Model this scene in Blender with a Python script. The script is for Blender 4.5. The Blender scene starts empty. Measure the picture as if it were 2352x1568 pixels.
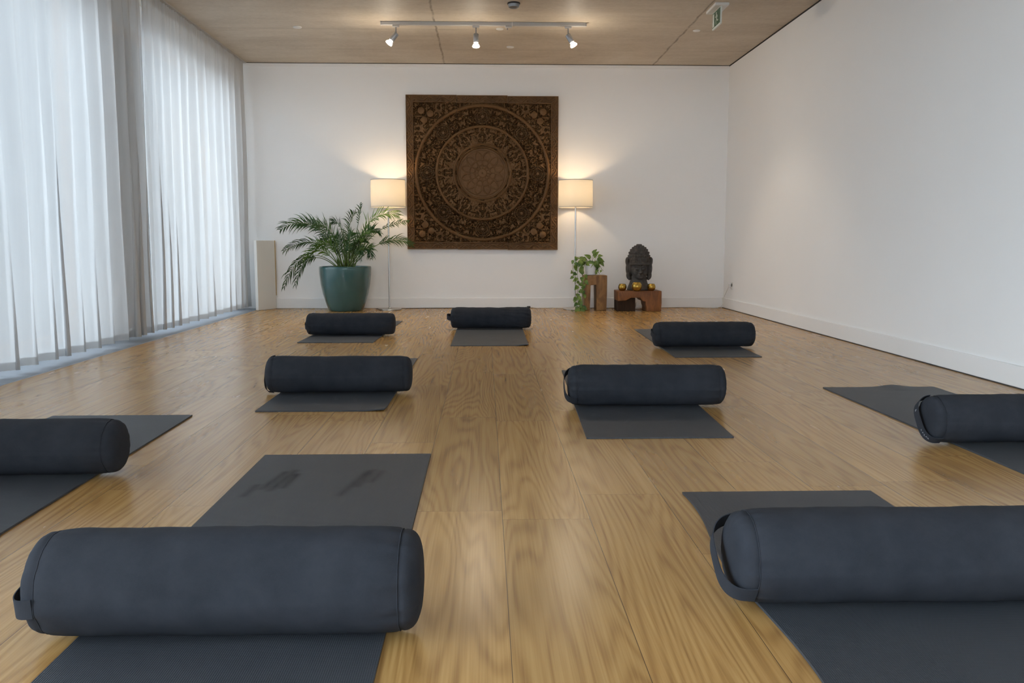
import bpy, bmesh, math, random
import numpy as np
from mathutils import Vector, Matrix, noise as mnoise

random.seed(7)
PI = math.pi
scene = bpy.context.scene
COL = scene.collection

# ------------------------------------------------------------------ helpers
class MB:
    """collects vertices and faces of one mesh"""
    def __init__(self):
        self.v, self.f, self.mi = [], [], []
    def add(self, vs, fs, mi=0, mat=None):
        b = len(self.v)
        if mat is not None:
            vs = [mat @ Vector(p) for p in vs]
        self.v += [tuple(p) for p in vs]
        self.f += [tuple(i + b for i in f) for f in fs]
        self.mi += [mi] * len(fs)
        return self
    def box(self, x0, x1, y0, y1, z0, z1, bev=0.0, seg=2, mi=0, mat=None):
        bm = bmesh.new()
        bmesh.ops.create_cube(bm, size=1.0)
        for v in bm.verts:
            v.co = ((x0 + x1) / 2 + v.co.x * (x1 - x0), (y0 + y1) / 2 + v.co.y * (y1 - y0), (z0 + z1) / 2 + v.co.z * (z1 - z0))
        if bev > 0:
            bmesh.ops.bevel(bm, geom=bm.edges[:], offset=bev, segments=seg, affect='EDGES', profile=0.5)
        return self.bm(bm, mi, mat)
    def bm(self, bm, mi=0, mat=None):
        bm.verts.index_update()
        self.add([v.co.copy() for v in bm.verts], [[v.index for v in f.verts] for f in bm.faces], mi, mat)
        bm.free()
        return self
    def lathe(self, prof, n=48, c=(0, 0, 0), mi=0, mat=None, close=False):
        """profile of (r, z); r = 0 ends become poles"""
        vs, fs, rows = [], [], []
        for r, z in prof:
            if r < 1e-6:
                rows.append([len(vs)]); vs.append((c[0], c[1], c[2] + z))
            else:
                rows.append(list(range(len(vs), len(vs) + n)))
                for k in range(n):
                    a = 2 * PI * k / n
                    vs.append((c[0] + r * math.cos(a), c[1] + r * math.sin(a), c[2] + z))
        pairs = list(zip(rows, rows[1:]))
        if close: pairs.append((rows[-1], rows[0]))
        for A, B in pairs:
            for k in range(n):
                k2 = (k + 1) % n
                if len(A) == 1 and len(B) == 1: continue
                if len(A) == 1: fs.append((A[0], B[k2], B[k]))
                elif len(B) == 1: fs.append((A[k], A[k2], B[0]))
                else: fs.append((A[k], A[k2], B[k2], B[k]))
        return self.add(vs, fs, mi, mat)
    def tube(self, pts, r, n=8, mi=0, caps=True):
        pts = [Vector(p) for p in pts]
        rs = r if isinstance(r, (list, tuple)) else [r] * len(pts)
        t0 = (pts[1] - pts[0]).normalized()
        up = Vector((0, 0, 1)) if abs(t0.z) < 0.9 else Vector((1, 0, 0))
        nrm = (up - t0 * up.dot(t0)).normalized()
        vs, fs = [], []
        for i, p in enumerate(pts):
            t = (pts[min(i + 1, len(pts) - 1)] - pts[max(i - 1, 0)]).normalized()
            nrm = (nrm - t * nrm.dot(t)).normalized()
            b = t.cross(nrm)
            for k in range(n):
                a = 2 * PI * k / n
                vs.append(p + (nrm * math.cos(a) + b * math.sin(a)) * rs[i])
        for i in range(len(pts) - 1):
            for k in range(n):
                k2 = (k + 1) % n
                fs.append((i * n + k, i * n + k2, (i + 1) * n + k2, (i + 1) * n + k))
        if caps:
            fs.append(tuple(range(n - 1, -1, -1)))
            fs.append(tuple((len(pts) - 1) * n + k for k in range(n)))
        return self.add(vs, fs, mi)
    def ellipsoid(self, c, r, n=20, m=12, rot=None):
        vs, fs = [], []
        M = Matrix.Translation(Vector(c)) @ (rot.to_4x4() if rot else Matrix()) @ Matrix.Diagonal((*r, 1))
        prof = [(math.sin(PI * i / m), -math.cos(PI * i / m)) for i in range(m + 1)]
        prof[0] = (0, -1); prof[-1] = (0, 1)
        return self.lathe(prof, n, mat=M)
    def prism(self, poly, z0, z1, mi=0, mat=None):
        """outline in xy extruded in z (convex or simple)"""
        n = len(poly)
        vs = [(x, y, z0) for x, y in poly] + [(x, y, z1) for x, y in poly]
        fs = [tuple(range(n - 1, -1, -1)), tuple(range(n, 2 * n))]
        fs += [(k, (k + 1) % n, n + (k + 1) % n, n + k) for k in range(n)]
        return self.add(vs, fs, mi, mat)
    def build(self, name, mats, parent=None, smooth=True, loc=None, angle=40):
        me = bpy.data.meshes.new(name)
        me.from_pydata(self.v, [], self.f)
        mats = mats if isinstance(mats, (list, tuple)) else [mats]
        for m in mats: me.materials.append(m)
        if len(mats) > 1: me.polygons.foreach_set('material_index', self.mi)
        me.update()
        if smooth:
            me.polygons.foreach_set('use_smooth', [True] * len(me.polygons))
            if angle: me.set_sharp_from_angle(angle=math.radians(angle))
        o = bpy.data.objects.new(name, me)
        COL.objects.link(o)
        if parent is not None: o.parent = parent
        if loc is not None: o.location = loc
        return o

def tag(o, label, cat, group=None, kind=None):
    o['label'] = label; o['category'] = cat
    if group: o['group'] = group
    if kind: o['kind'] = kind
    return o

def thing(name, label, cat, loc=(0, 0, 0), rz=0.0, group=None):
    o = bpy.data.objects.new(name, None)
    COL.objects.link(o)
    o.location = loc; o.rotation_euler = (0, 0, rz); o.empty_display_size = 0.1
    return tag(o, label, cat, group)

def struct(o):
    o['kind'] = 'structure'
    return o

def bez(pts, n):
    """bezier curve through control polygon"""
    pts = [Vector(p) for p in pts]
    out = []
    for i in range(n + 1):
        t = i / n
        q = list(pts)
        while len(q) > 1: q = [a.lerp(b, t) for a, b in zip(q, q[1:])]
        out.append(q[0])
    return out

def spline(pts, n=8):
    """Catmull-Rom through points"""
    P = [Vector(p) for p in pts]
    P = [P[0] * 2 - P[1]] + P + [P[-1] * 2 - P[-2]]
    out = []
    for i in range(1, len(P) - 2):
        for k in range(n):
            t = k / n
            a, b, c, d = P[i - 1], P[i], P[i + 1], P[i + 2]
            out.append(0.5 * ((2 * b) + (c - a) * t + (2 * a - 5 * b + 4 * c - d) * t * t + (3 * b - a - 3 * c + d) * t ** 3))
    out.append(P[-2])
    return out

# ------------------------------------------------------------------ materials
class NT:
    def __init__(self, name):
        self.m = bpy.data.materials.new(name)
        self.m.use_nodes = True
        self.t = self.m.node_tree
        self.t.nodes.clear()
        self.out = self.t.nodes.new('ShaderNodeOutputMaterial')
    def put(self, sock, val):
        if isinstance(val, bpy.types.NodeSocket): self.t.links.new(val, sock)
        elif val is not None:
            if hasattr(sock.default_value, '__len__') and not hasattr(val, '__len__'):
                val = [val] * len(sock.default_value)
            if hasattr(val, '__len__') and hasattr(sock.default_value, '__len__') and len(sock.default_value) == 4 and len(val) == 3:
                val = (*val, 1.0)
            sock.default_value = val
    def n(self, typ, ins=None, **props):
        nd = self.t.nodes.new(typ)
        for k, v in props.items(): setattr(nd, k, v)
        for k, v in (ins or {}).items(): self.put(nd.inputs[k], v)
        return nd
    def math(self, op, a, b=None, c=None, clamp=False):
        nd = self.n('ShaderNodeMath', operation=op, use_clamp=clamp)
        for i, v in enumerate((a, b, c)):
            if v is not None: self.put(nd.inputs[i], v)
        return nd.outputs[0]
    def obj(self):
        return self.n('ShaderNodeTexCoord').outputs['Object']
    def xyz(self, vec):
        s = self.n('ShaderNodeSeparateXYZ', {0: vec})
        return s.outputs[0], s.outputs[1], s.outputs[2]
    def comb(self, x, y, z=0.0):
        return self.n('ShaderNodeCombineXYZ', {0: x, 1: y, 2: z}).outputs[0]
    def noise(self, vec, scale=5.0, detail=2.0, rough=0.5, dist=0.0):
        return self.n('ShaderNodeTexNoise', {'Vector': vec, 'Scale': scale, 'Detail': detail, 'Roughness': rough, 'Distortion': dist}).outputs[0]
    def ramp(self, fac, stops):
        nd = self.n('ShaderNodeValToRGB', {0: fac})
        e = nd.color_ramp.elements
        while len(e) < len(stops): e.new(0.5)
        for i, (p, c) in enumerate(stops):
            e[i].position = p
            e[i].color = (*c, 1) if hasattr(c, '__len__') else (c, c, c, 1)
        return nd.outputs[0]
    def mix(self, fac, a, b, blend='MIX'):
        nd = self.n('ShaderNodeMix', data_type='RGBA', blend_type=blend)
        self.put(nd.inputs[0], fac); self.put(nd.inputs[6], a); self.put(nd.inputs[7], b)
        return nd.outputs[2]
    def bump(self, h, strength=0.3, dist=0.01, normal=None):
        nd = self.n('ShaderNodeBump', {'Height': h, 'Strength': strength, 'Distance': dist})
        if normal is not None: self.put(nd.inputs['Normal'], normal)
        return nd.outputs[0]
    def bsdf(self, color, rough=0.5, metal=0.0, normal=None, **extra):
        nd = self.n('ShaderNodeBsdfPrincipled', {'Base Color': color, 'Roughness': rough, 'Metallic': metal})
        if normal is not None: self.put(nd.inputs['Normal'], normal)
        for k, v in extra.items(): self.put(nd.inputs[k.replace('_', ' ')], v)
        self.surface(nd.outputs[0])
        return self.m
    def surface(self, s):
        self.t.links.new(s, self.out.inputs['Surface'])
        return self.m

def plain(name, col, rough=0.5, metal=0.0, var=0.08, scale=12.0, bump=0.0, **extra):
    t = NT(name)
    v = t.noise(t.obj(), scale, 3.0)
    c = t.mix(v, tuple(x * (1 - var) for x in col), tuple(min(1, x * (1 + var)) for x in col))
    nm = t.bump(t.noise(t.obj(), scale * 12, 3.0), bump, 0.002) if bump else None
    return t.bsdf(c, rough, metal, nm, **extra)

def mat_floor():
    t = NT('oak_planks')
    W, L, X0 = 0.251, 1.38, 0.0475
    x, y, z = t.xyz(t.obj())
    xs = t.math('DIVIDE', t.math('SUBTRACT', x, X0), W)
    ci = t.math('FLOOR', xs)
    r1 = t.n('ShaderNodeTexWhiteNoise', {'W': ci}, noise_dimensions='1D').outputs['Value']
    ys = t.math('ADD', t.math('DIVIDE', y, L), t.math('MULTIPLY', r1, 7.31))
    ri = t.math('FLOOR', ys)
    wn = t.n('ShaderNodeTexWhiteNoise', {'Vector': t.comb(ci, ri, 0.37)}, noise_dimensions='3D')
    s1, s2, s3 = t.xyz(wn.outputs['Color'])
    fx, fy = t.math('FRACT', xs), t.math('FRACT', ys)
    dx = t.math('MULTIPLY', t.math('MINIMUM', fx, t.math('SUBTRACT', 1.0, fx)), W)
    dy = t.math('MULTIPLY', t.math('MINIMUM', fy, t.math('SUBTRACT', 1.0, fy)), L)
    seam = t.math('MAXIMUM', t.math('LESS_THAN', dx, 0.0008), t.math('MULTIPLY', t.math('LESS_THAN', dy, 0.0009), 0.75))
    # cathedral grain: contour lines of stretched noise, a new pattern on every plank
    gv = t.comb(t.math('ADD', t.math('MULTIPLY', x, 4.2), t.math('MULTIPLY', s1, 53.0)), t.math('ADD', t.math('MULTIPLY', y, 0.30), t.math('MULTIPLY', s2, 71.0)), t.math('MULTIPLY', s3, 13.0))
    g = t.noise(gv, 1.0, 2.6, 0.36, 0.25)
    rings = t.math('ADD', t.math('MULTIPLY', t.math('SINE', t.math('MULTIPLY', g, 210.0)), 0.5), 0.5)
    rings = t.math('POWER', rings, 1.6)
    broad = t.noise(t.comb(t.math('ADD', t.math('MULTIPLY', x, 9.0), t.math('MULTIPLY', s2, 31.0)), t.math('MULTIPLY', y, 0.8), s1), 1.0, 3.0)
    fib = t.noise(t.comb(t.math('MULTIPLY', x, 210.0), t.math('MULTIPLY', y, 3.0), s3), 1.0, 1.5, 0.5)
    fib2 = t.noise(t.comb(t.math('MULTIPLY', x, 52.0), t.math('MULTIPLY', y, 0.9), s1), 1.0, 2.5, 0.55, 0.4)
    f = t.math('ADD', t.math('ADD', t.math('MULTIPLY', rings, 0.15), t.math('MULTIPLY', broad, 0.15)), t.math('ADD', t.math('MULTIPLY', fib, 0.34), t.math('MULTIPLY', fib2, 0.30)))
    c = t.ramp(f, [(0.30, (0.50, 0.300, 0.108)), (0.47, (0.41, 0.230, 0.077)), (0.70, (0.25, 0.128, 0.039))])
    tone = t.math('ADD', 0.92, t.math('MULTIPLY', s3, 0.16))
    c = t.mix(1.0, c, t.comb(tone, tone, tone), 'MULTIPLY')
    c = t.mix(seam, c, (0.11, 0.065, 0.03))
    rg = t.math('ADD', 0.235, t.math('MULTIPLY', broad, 0.06))
    return t.bsdf(c, rg, 0.0, Specular_IOR_Level=0.62)

def mat_wall(name='white_plaster', col=(0.87, 0.862, 0.855)):
    t = NT(name)
    o = t.obj()
    n = t.noise(o, 1.3, 3.0)
    c = t.mix(n, tuple(x * 0.975 for x in col), tuple(min(1, x * 1.02) for x in col))
    return t.bsdf(c, 0.75, 0, t.bump(t.noise(o, 160.0, 3.0), 0.08, 0.002), Specular_IOR_Level=0.25)

def mat_concrete():
    t = NT('cast_concrete')
    o = t.obj()
    x, y, z = t.xyz(o)
    big = t.noise(o, 0.9, 5.0, 0.6, 0.6)
    streak = t.noise(t.comb(t.math('MULTIPLY', x, 0.9), t.math('MULTIPLY', y, 5.0), 0.0), 1.6, 5.0, 0.65)
    fine = t.noise(o, 22.0, 6.0, 0.7)
    f = t.math('ADD', t.math('ADD', t.math('MULTIPLY', big, 0.52), t.math('MULTIPLY', streak, 0.24)), t.math('MULTIPLY', fine, 0.24))
    c = t.ramp(f, [(0.30, (0.36, 0.295, 0.225)), (0.46, (0.49, 0.42, 0.335)), (0.56, (0.56, 0.49, 0.40)), (0.72, (0.64, 0.575, 0.49))])
    # formwork joints and pour lines
    joint = None
    for px, w in ((-0.47, 0.011), (1.99, 0.011), (-2.93, 0.01)):
        wob = t.math('MULTIPLY', t.math('SUBTRACT', t.noise(t.comb(0.0, y, px), 3.0, 4.0), 0.5), 0.05)
        d = t.math('ABSOLUTE', t.math('ADD', t.math('SUBTRACT', x, px), wob))
        brk = t.math('MULTIPLY', t.math('SUBTRACT', t.noise(t.comb(x, t.math('MULTIPLY', y, 1.4), px), 3.0, 5.0, 0.75), 0.30), 4.0, clamp=True)
        m = t.math('MULTIPLY', t.math('SUBTRACT', 1.35, t.math('DIVIDE', d, w), clamp=True), brk)
        joint = m if joint is None else t.math('MAXIMUM', joint, m)
    for py in (8.83, 9.72, 6.3):
        wob = t.math('MULTIPLY', t.math('SUBTRACT', t.noise(t.comb(x, py, 0.0), 1.5, 3.0), 0.5), 0.03)
        d = t.math('ABSOLUTE', t.math('ADD', t.math('SUBTRACT', y, py), wob))
        brk = t.math('MULTIPLY', t.math('SUBTRACT', t.noise(t.comb(x, y, 4.0), 1.1, 5.0, 0.7), 0.42), 5.0, clamp=True)
        joint = t.math('MAXIMUM', joint, t.math('MULTIPLY', t.math('MULTIPLY', t.math('SUBTRACT', 1.2, t.math('DIVIDE', d, 0.028), clamp=True), brk), 0.32))
    c = t.mix(t.math('MULTIPLY', joint, 0.65), c, (0.12, 0.085, 0.055))
    h = t.math('SUBTRACT', t.math('MULTIPLY', fine, 0.4), joint)
    return t.bsdf(c, 0.62, 0, t.bump(h, 0.25, 0.004), Specular_IOR_Level=0.35)

def mat_curtain():
    t = NT('sheer_voile')
    o = t.obj()
    x, y, z = t.xyz(o)
    wv = t.noise(t.comb(t.math('MULTIPLY', y, 60.0), t.math('MULTIPLY', z, 3.0), 0.0), 1.0, 2.0)
    c = t.mix(wv, (0.86, 0.86, 0.86), (0.92, 0.92, 0.92))
    tr = t.n('ShaderNodeBsdfTranslucent', {'Color': t.mix(1.0, c, (0.34, 0.34, 0.34), 'MULTIPLY')})
    df = t.n('ShaderNodeBsdfDiffuse', {'Color': c})
    tp = t.n('ShaderNodeBsdfTransparent', {'Color': (1, 1, 1)})
    a = t.n('ShaderNodeMixShader', {0: 0.48, 1: tr.outputs[0], 2: df.outputs[0]})
    b = t.n('ShaderNodeMixShader', {0: 0.11, 1: a.outputs[0], 2: tp.outputs[0]})
    return t.surface(b.outputs[0])

def mat_shade():
    t = NT('lamp_shade_linen')
    o = t.obj()
    wv = t.noise(t.n('ShaderNodeMapping', {'Vector': o, 'Scale': (90, 90, 400)}).outputs[0], 1.0, 2.0)
    c = t.mix(wv, (0.84, 0.79, 0.69), (0.90, 0.85, 0.76))
    tr = t.n('ShaderNodeBsdfTranslucent', {'Color': t.mix(1.0, c, (0.36, 0.36, 0.36), 'MULTIPLY')})
    df = t.n('ShaderNodeBsdfDiffuse', {'Color': c})
    a = t.n('ShaderNodeMixShader', {0: 0.55, 1: tr.outputs[0], 2: df.outputs[0]})
    return t.surface(a.outputs[0])

def mat_glass():
    t = NT('window_glass')
    tp = t.n('ShaderNodeBsdfTransparent', {'Color': (0.93, 0.96, 0.96)})
    gl = t.n('ShaderNodeBsdfGlossy', {'Roughness': 0.02})
    fr = t.n('ShaderNodeFresnel', {'IOR': 1.3})
    a = t.n('ShaderNodeMixShader', {0: fr.outputs[0], 1: tp.outputs[0], 2: gl.outputs[0]})
    return t.surface(a.outputs[0])

def mat_emit(name, col, s):
    t = NT(name)
    e = t.n('ShaderNodeEmission', {'Color': col, 'Strength': s})
    return t.surface(e.outputs[0])

def mat_bolster():
    t = NT('charcoal_canvas')
    o = t.obj()
    big = t.ramp(t.noise(o, 9.0, 5.0, 0.62), [(0.32, 0.0), (0.68, 1.0)])
    fine = t.noise(o, 420.0, 2.0, 0.6)
    mid = t.noise(o, 60.0, 4.0, 0.6)
    c = t.mix(big, (0.0165, 0.0190, 0.0250), (0.0300, 0.0330, 0.0410))
    c = t.mix(t.math('MULTIPLY', fine, 0.35), c, (0.036, 0.039, 0.047))
    h = t.math('ADD', t.math('MULTIPLY', fine, 0.35), t.math('MULTIPLY', mid, 0.5))
    return t.bsdf(c, 0.92, 0, t.bump(h, 0.35, 0.0018), Specular_IOR_Level=0.2)

def mat_yoga():
    t = NT('textured_rubber')
    o = t.obj()
    x, y, z = t.xyz(o)
    kx, ky = 2 * PI / 0.0085, 2 * PI / 0.0085
    cell = t.math('MULTIPLY', t.math('SINE', t.math('MULTIPLY', x, kx)), t.math('SINE', t.math('MULTIPLY', y, ky)))
    cell = t.math('ABSOLUTE', cell)
    big = t.noise(o, 3.5, 4.0, 0.6)
    a = t.n('ShaderNodeAttribute', attribute_name='smudge').outputs['Fac']
    c = t.mix(big, (0.034, 0.039, 0.047), (0.049, 0.054, 0.063))
    c = t.mix(t.math('MAXIMUM', a, 0.0), c, (0.004, 0.007, 0.011))
    c = t.mix(t.math('MAXIMUM', t.math('MULTIPLY', a, -1.0), 0.0), c, (0.16, 0.16, 0.165))
    rg = t.math('ADD', 0.44, t.math('MULTIPLY', big, 0.14))
    return t.bsdf(c, rg, 0, t.bump(cell, 0.55, 0.0012), Specular_IOR_Level=t.math('MULTIPLY', 0.5, t.math('SUBTRACT', 1.0, t.math('MAXIMUM', a, 0.0))))

def mat_wood_carved():
    t = NT('carved_teak')
    o = t.obj()
    big = t.noise(o, 5.0, 4.0, 0.6)
    fine = t.noise(o, 60.0, 3.0, 0.6)
    f = t.math('ADD', t.math('MULTIPLY', big, 0.6), t.math('MULTIPLY', fine, 0.4))
    c = t.ramp(f, [(0.3, (0.085, 0.042, 0.016)), (0.55, (0.130, 0.068, 0.027)), (0.75, (0.180, 0.104, 0.050))])
    return t.bsdf(c, 0.55, 0, t.bump(fine, 0.2, 0.002), Specular_IOR_Level=0.18)

def mat_log(name, a, b, s=1.0, rough=0.5):
    t = NT(name)
    o = t.obj()
    x, y, z = t.xyz(o)
    g = t.noise(t.comb(t.math('MULTIPLY', x, 14.0), t.math('MULTIPLY', y, 14.0), t.math('MULTIPLY', z, 3.0)), s, 4.0, 0.55, 1.2)
    rings = t.math('ADD', t.math('MULTIPLY', t.math('SINE', t.math('MULTIPLY', g, 18.0)), 0.5), 0.5)
    pat = t.noise(o, 7.0, 3.0)
    f = t.math('ADD', t.math('MULTIPLY', rings, 0.3), t.math('MULTIPLY', pat, 0.8))
    c = t.ramp(f, [(0.25, a), (0.8, b)])
    return t.bsdf(c, rough, 0, t.bump(g, 0.25, 0.006), Specular_IOR_Level=0.35)

def mat_leaf(name, a, b, scale=6.0, rough=0.42):
    t = NT(name)
    o = t.obj()
    n = t.noise(o, scale, 3.0)
    c = t.mix(t.ramp(n, [(0.35, 0.0), (0.65, 1.0)]), a, b)
    p = t.n('ShaderNodeBsdfPrincipled', {'Base Color': c, 'Roughness': rough})
    tr = t.n('ShaderNodeBsdfTranslucent', {'Color': c})
    m = t.n('ShaderNodeMixShader', {0: 0.25, 1: p.outputs[0], 2: tr.outputs[0]})
    return t.surface(m.outputs[0])

def mat_glaze():
    t = NT('teal_glaze')
    o = t.obj()
    x, y, z = t.xyz(o)
    n = t.noise(o, 5.0, 4.0, 0.6)
    c = t.mix(n, (0.026, 0.083, 0.086), (0.042, 0.115, 0.115))
    return t.bsdf(c, 0.16, 0, t.bump(t.noise(o, 14.0, 3.0), 0.12, 0.01), Coat_Weight=0.5, Coat_Roughness=0.06)

def mat_stone():
    t = NT('weathered_stone')
    o = t.obj()
    n = t.noise(o, 22.0, 6.0, 0.7)
    m = t.noise(o, 6.0, 3.0)
    c = t.ramp(n, [(0.3, (0.026, 0.024, 0.024)), (0.55, (0.055, 0.050, 0.047)), (0.75, (0.13, 0.115, 0.10))])
    c = t.mix(t.ramp(m, [(0.5, 0.0), (0.7, 0.5)]), c, (0.085, 0.062, 0.045))
    return t.bsdf(c, 0.8, 0, t.bump(t.noise(o, 90.0, 5.0, 0.7), 0.5, 0.004))

M_FLOOR = mat_floor(); M_WALL = mat_wall(); M_CEIL = mat_concrete(); M_CURT = mat_curtain()
M_TRIM = mat_wall('white_trim', (0.84, 0.83, 0.82))
M_GLASS = mat_glass(); M_SHADE = mat_shade(); M_BOL = mat_bolster(); M_MAT = mat_yoga()
M_CARVE = mat_wood_carved()
M_STOOL = mat_log('stool_wood', (0.13, 0.058, 0.018), (0.30, 0.150, 0.048))
M_BENCH = mat_log('bench_wood', (0.10, 0.034, 0.010), (0.24, 0.090, 0.024))
M_BENCHD = mat_log('bench_shaded_wood', (0.016, 0.007, 0.003), (0.040, 0.018, 0.007), 1.0, 0.85)  # darker copy of the bench wood, paints the shade on the left leg
M_PALM = mat_leaf('palm_green', (0.014, 0.050, 0.011), (0.044, 0.115, 0.020))
M_PALMB = mat_leaf('palm_bright_green', (0.045, 0.13, 0.015), (0.13, 0.24, 0.028))
M_STEM = mat_leaf('palm_stem', (0.07, 0.13, 0.02), (0.14, 0.20, 0.04))
M_POTH = mat_leaf('pothos_green', (0.045, 0.12, 0.022), (0.24, 0.34, 0.07), 16.0)
M_GLAZE = mat_glaze(); M_STONE = mat_stone()
M_SOIL = plain('potting_soil', (0.03, 0.02, 0.014), 0.95, var=0.4, scale=40, bump=0.8)
M_STEEL = plain('brushed_steel', (0.62, 0.60, 0.57), 0.28, 1.0, 0.05)
M_ALU = plain('satin_aluminium', (0.26, 0.27, 0.29), 0.36, 0.8, 0.05)
M_RAIL = plain('white_painted_rail', (0.42, 0.41, 0.40), 0.45, 0.0, 0.03)
M_GRILLE = plain('grey_anodised_grille', (0.34, 0.36, 0.39), 0.5, 0.5, 0.06)
M_DARK = plain('dark_recess', (0.03, 0.03, 0.032), 0.8)
M_GOLD = plain('gold_foil_glass', (0.42, 0.265, 0.055), 0.26, 0.95, 0.3, 30.0, 0.3)
M_BRASS = plain('brass_edge', (0.50, 0.32, 0.10), 0.35, 0.6, 0.08)
M_BLACK = plain('black_plastic', (0.02, 0.02, 0.02), 0.45)
M_WHITEP = plain('white_plastic', (0.72, 0.71, 0.69), 0.4, 0, 0.02)
M_CERAM = plain('white_ceramic', (0.70, 0.72, 0.75), 0.3, 0, 0.03)
M_GREEN = plain('exit_green', (0.015, 0.085, 0.045), 0.35, 0, 0.05)
M_SIGNW = plain('sign_white', (0.66, 0.70, 0.67), 0.4, 0, 0.03)
M_OAKF = mat_log('oak_window_frame', (0.22, 0.11, 0.045), (0.36, 0.20, 0.09))
M_BOARD = mat_wall('white_lacquer_board', (0.78, 0.76, 0.72))
M_GROUND = plain('terrace_paving', (0.20, 0.20, 0.20), 0.9, 0, 0.2, 0.8)
M_CREAMY = plain('thread_white', (0.42, 0.43, 0.46), 0.7, 0, 0.02)
M_BULB = mat_emit('lamp_bulb_glow', (1.0, 0.72, 0.42), 150.0)
M_SPOTN = mat_emit('spot_reflector_glow', (1.0, 0.85, 0.66), 85.0)
M_SPOTG = mat_emit('spot_bulb_glow', (1.0, 0.89, 0.73), 430.0)

# ------------------------------------------------------------------ room
XL, XR, YB, YF, ZC = -3.05, 2.90, 10.47, -3.0, 2.868
XG = -2.68                                   # where the oak floor meets the grille
struct(MB().box(XG, XR, YF, YB, -0.08, 0.0).build('floor', M_FLOOR, smooth=False))
struct(MB().box(XL - 0.3, XR + 0.2, YF - 0.2, YB + 0.2, ZC, ZC + 0.2).build('ceiling', M_CEIL, smooth=False))
struct(MB().box(XL - 0.3, XR + 0.2, YB, YB + 0.2, -0.08, ZC).build('wall_back', M_WALL, smooth=False))
struct(MB().box(XR, XR + 0.2, YF, YB, -0.08, ZC).build('wall_right', M_WALL, smooth=False))
F3 = (-2.6, 2.6, 1.65, 2.78)                         # unseen window added behind the camera to brighten the room
wf = MB()
wf.box(XL - 0.3, F3[0], YF - 0.2, YF, -0.08, ZC).box(F3[1], XR + 0.2, YF - 0.2, YF, -0.08, ZC)
wf.box(F3[0], F3[1], YF - 0.2, YF, -0.08, F3[2]).box(F3[0], F3[1], YF - 0.2, YF, F3[3], ZC)
struct(wf.build('wall_front', M_WALL, smooth=False))
W1A, W1B, W2A, W2B = YF + 0.25, 6.80, 7.42, 10.15      # window openings in the left wall
ZS, ZH = 0.04, 2.66
wl = MB()
wl.box(XL - 0.25, XL, YF, YB, ZH, ZC).box(XL - 0.25, XL, YF, YB, -0.08, ZS)
wl.box(XL - 0.25, XL, YF, W1A, ZS, ZH).box(XL - 0.25, XL, W1B, W2A, ZS, ZH).box(XL - 0.25, XL, W2B, YB, ZS, ZH)
struct(wl.build('wall_left', M_WALL, smooth=False))

def window(name, y0, y1, n):
    fr = MB()
    xa, xb, w = XL - 0.16, XL - 0.08, 0.07
    fr.box(xa, xb, y0, y1, ZH - w, ZH).box(xa, xb, y0, y1, ZS, ZS + w)
    ys = [y0 + (y1 - y0) * i / n for i in range(n + 1)]
    for i, y in enumerate(ys):
        a = y if i == 0 else (y - w if i == n else y - w / 2)
        fr.box(xa, xb, a, a + w, ZS + w, ZH - w)
    o = struct(fr.build(name, M_OAKF, smooth=False))
    for i in range(n):
        MB().box(XL - 0.125, XL - 0.119, ys[i] + 0.03, ys[i + 1] - 0.03, ZS + w - 0.01, ZH - w + 0.01).build('glass_pane', M_GLASS, o, smooth=False)
window('window_1', W1A, W1B, 5)
window('window_2', W2A, W2B, 1)
fr3 = MB()
ya, yb = YF - 0.15, YF - 0.08
fr3.box(F3[0], F3[1], ya, yb, F3[2], F3[2] + 0.06).box(F3[0], F3[1], ya, yb, F3[3] - 0.06, F3[3])
xs3 = [F3[0] + (F3[1] - F3[0]) * i / 3 for i in range(4)]
for i, q in enumerate(xs3):
    a_ = min(max(q - 0.03, F3[0]), F3[1] - 0.06)
    fr3.box(a_, a_ + 0.06, ya, yb, F3[2] + 0.06, F3[3] - 0.06)
w3 = struct(fr3.build('added_window', M_OAKF, smooth=False))  # frame of the added window, there for its daylight
for i in range(3):
    MB().box(xs3[i] + 0.02, xs3[i + 1] - 0.02, YF - 0.118, YF - 0.112, F3[2] + 0.05, F3[3] - 0.05).build('glass_pane', M_GLASS, w3, smooth=False)
struct(MB().box(-80, XL - 0.25, -60, 70, -0.25, -0.10).box(XL - 0.25, 60, -60, YF - 0.2, -0.25, -0.10).build('ground', M_GROUND, smooth=False))

# baseboards with a small chamfer, and the thin dark joint under the right one
def baseboard(name, pts, m):
    o = MB()
    return struct(o.add(*pts).build(name, m, smooth=False))
h, d = 0.124, 0.016
struct(MB().box(XL, XR, YB - d, YB, 0.002, h, 0.003, 1).build('baseboard_back', M_TRIM, smooth=False))
struct(MB().box(XR - d, XR, YF, YB - d, 0.006, h, 0.003, 1).build('baseboard_right', M_TRIM, smooth=False))
struct(MB().box(XR - d + 0.004, XR, YF, YB - d, 0.0, 0.006).build('trim_1', M_DARK, smooth=False))
# back wall: pale strip, and above it a dark strip painting the shadow gap
struct(MB().box(XL, XR, YB - 0.012, YB, ZC - 0.042, ZC - 0.007, 0.002, 1).build('trim_2', M_TRIM, smooth=False))
struct(MB().box(XL, XR, YB - 0.004, YB, ZC - 0.007, ZC).build('shadow_strip_back', M_DARK, smooth=False))
struct(MB().box(XR - 0.005, XR, YF, YB, ZC - 0.012, ZC).build('shadow_strip_right', M_DARK, smooth=False))  # dark strip painting the shadow gap between right wall and ceiling

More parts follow.
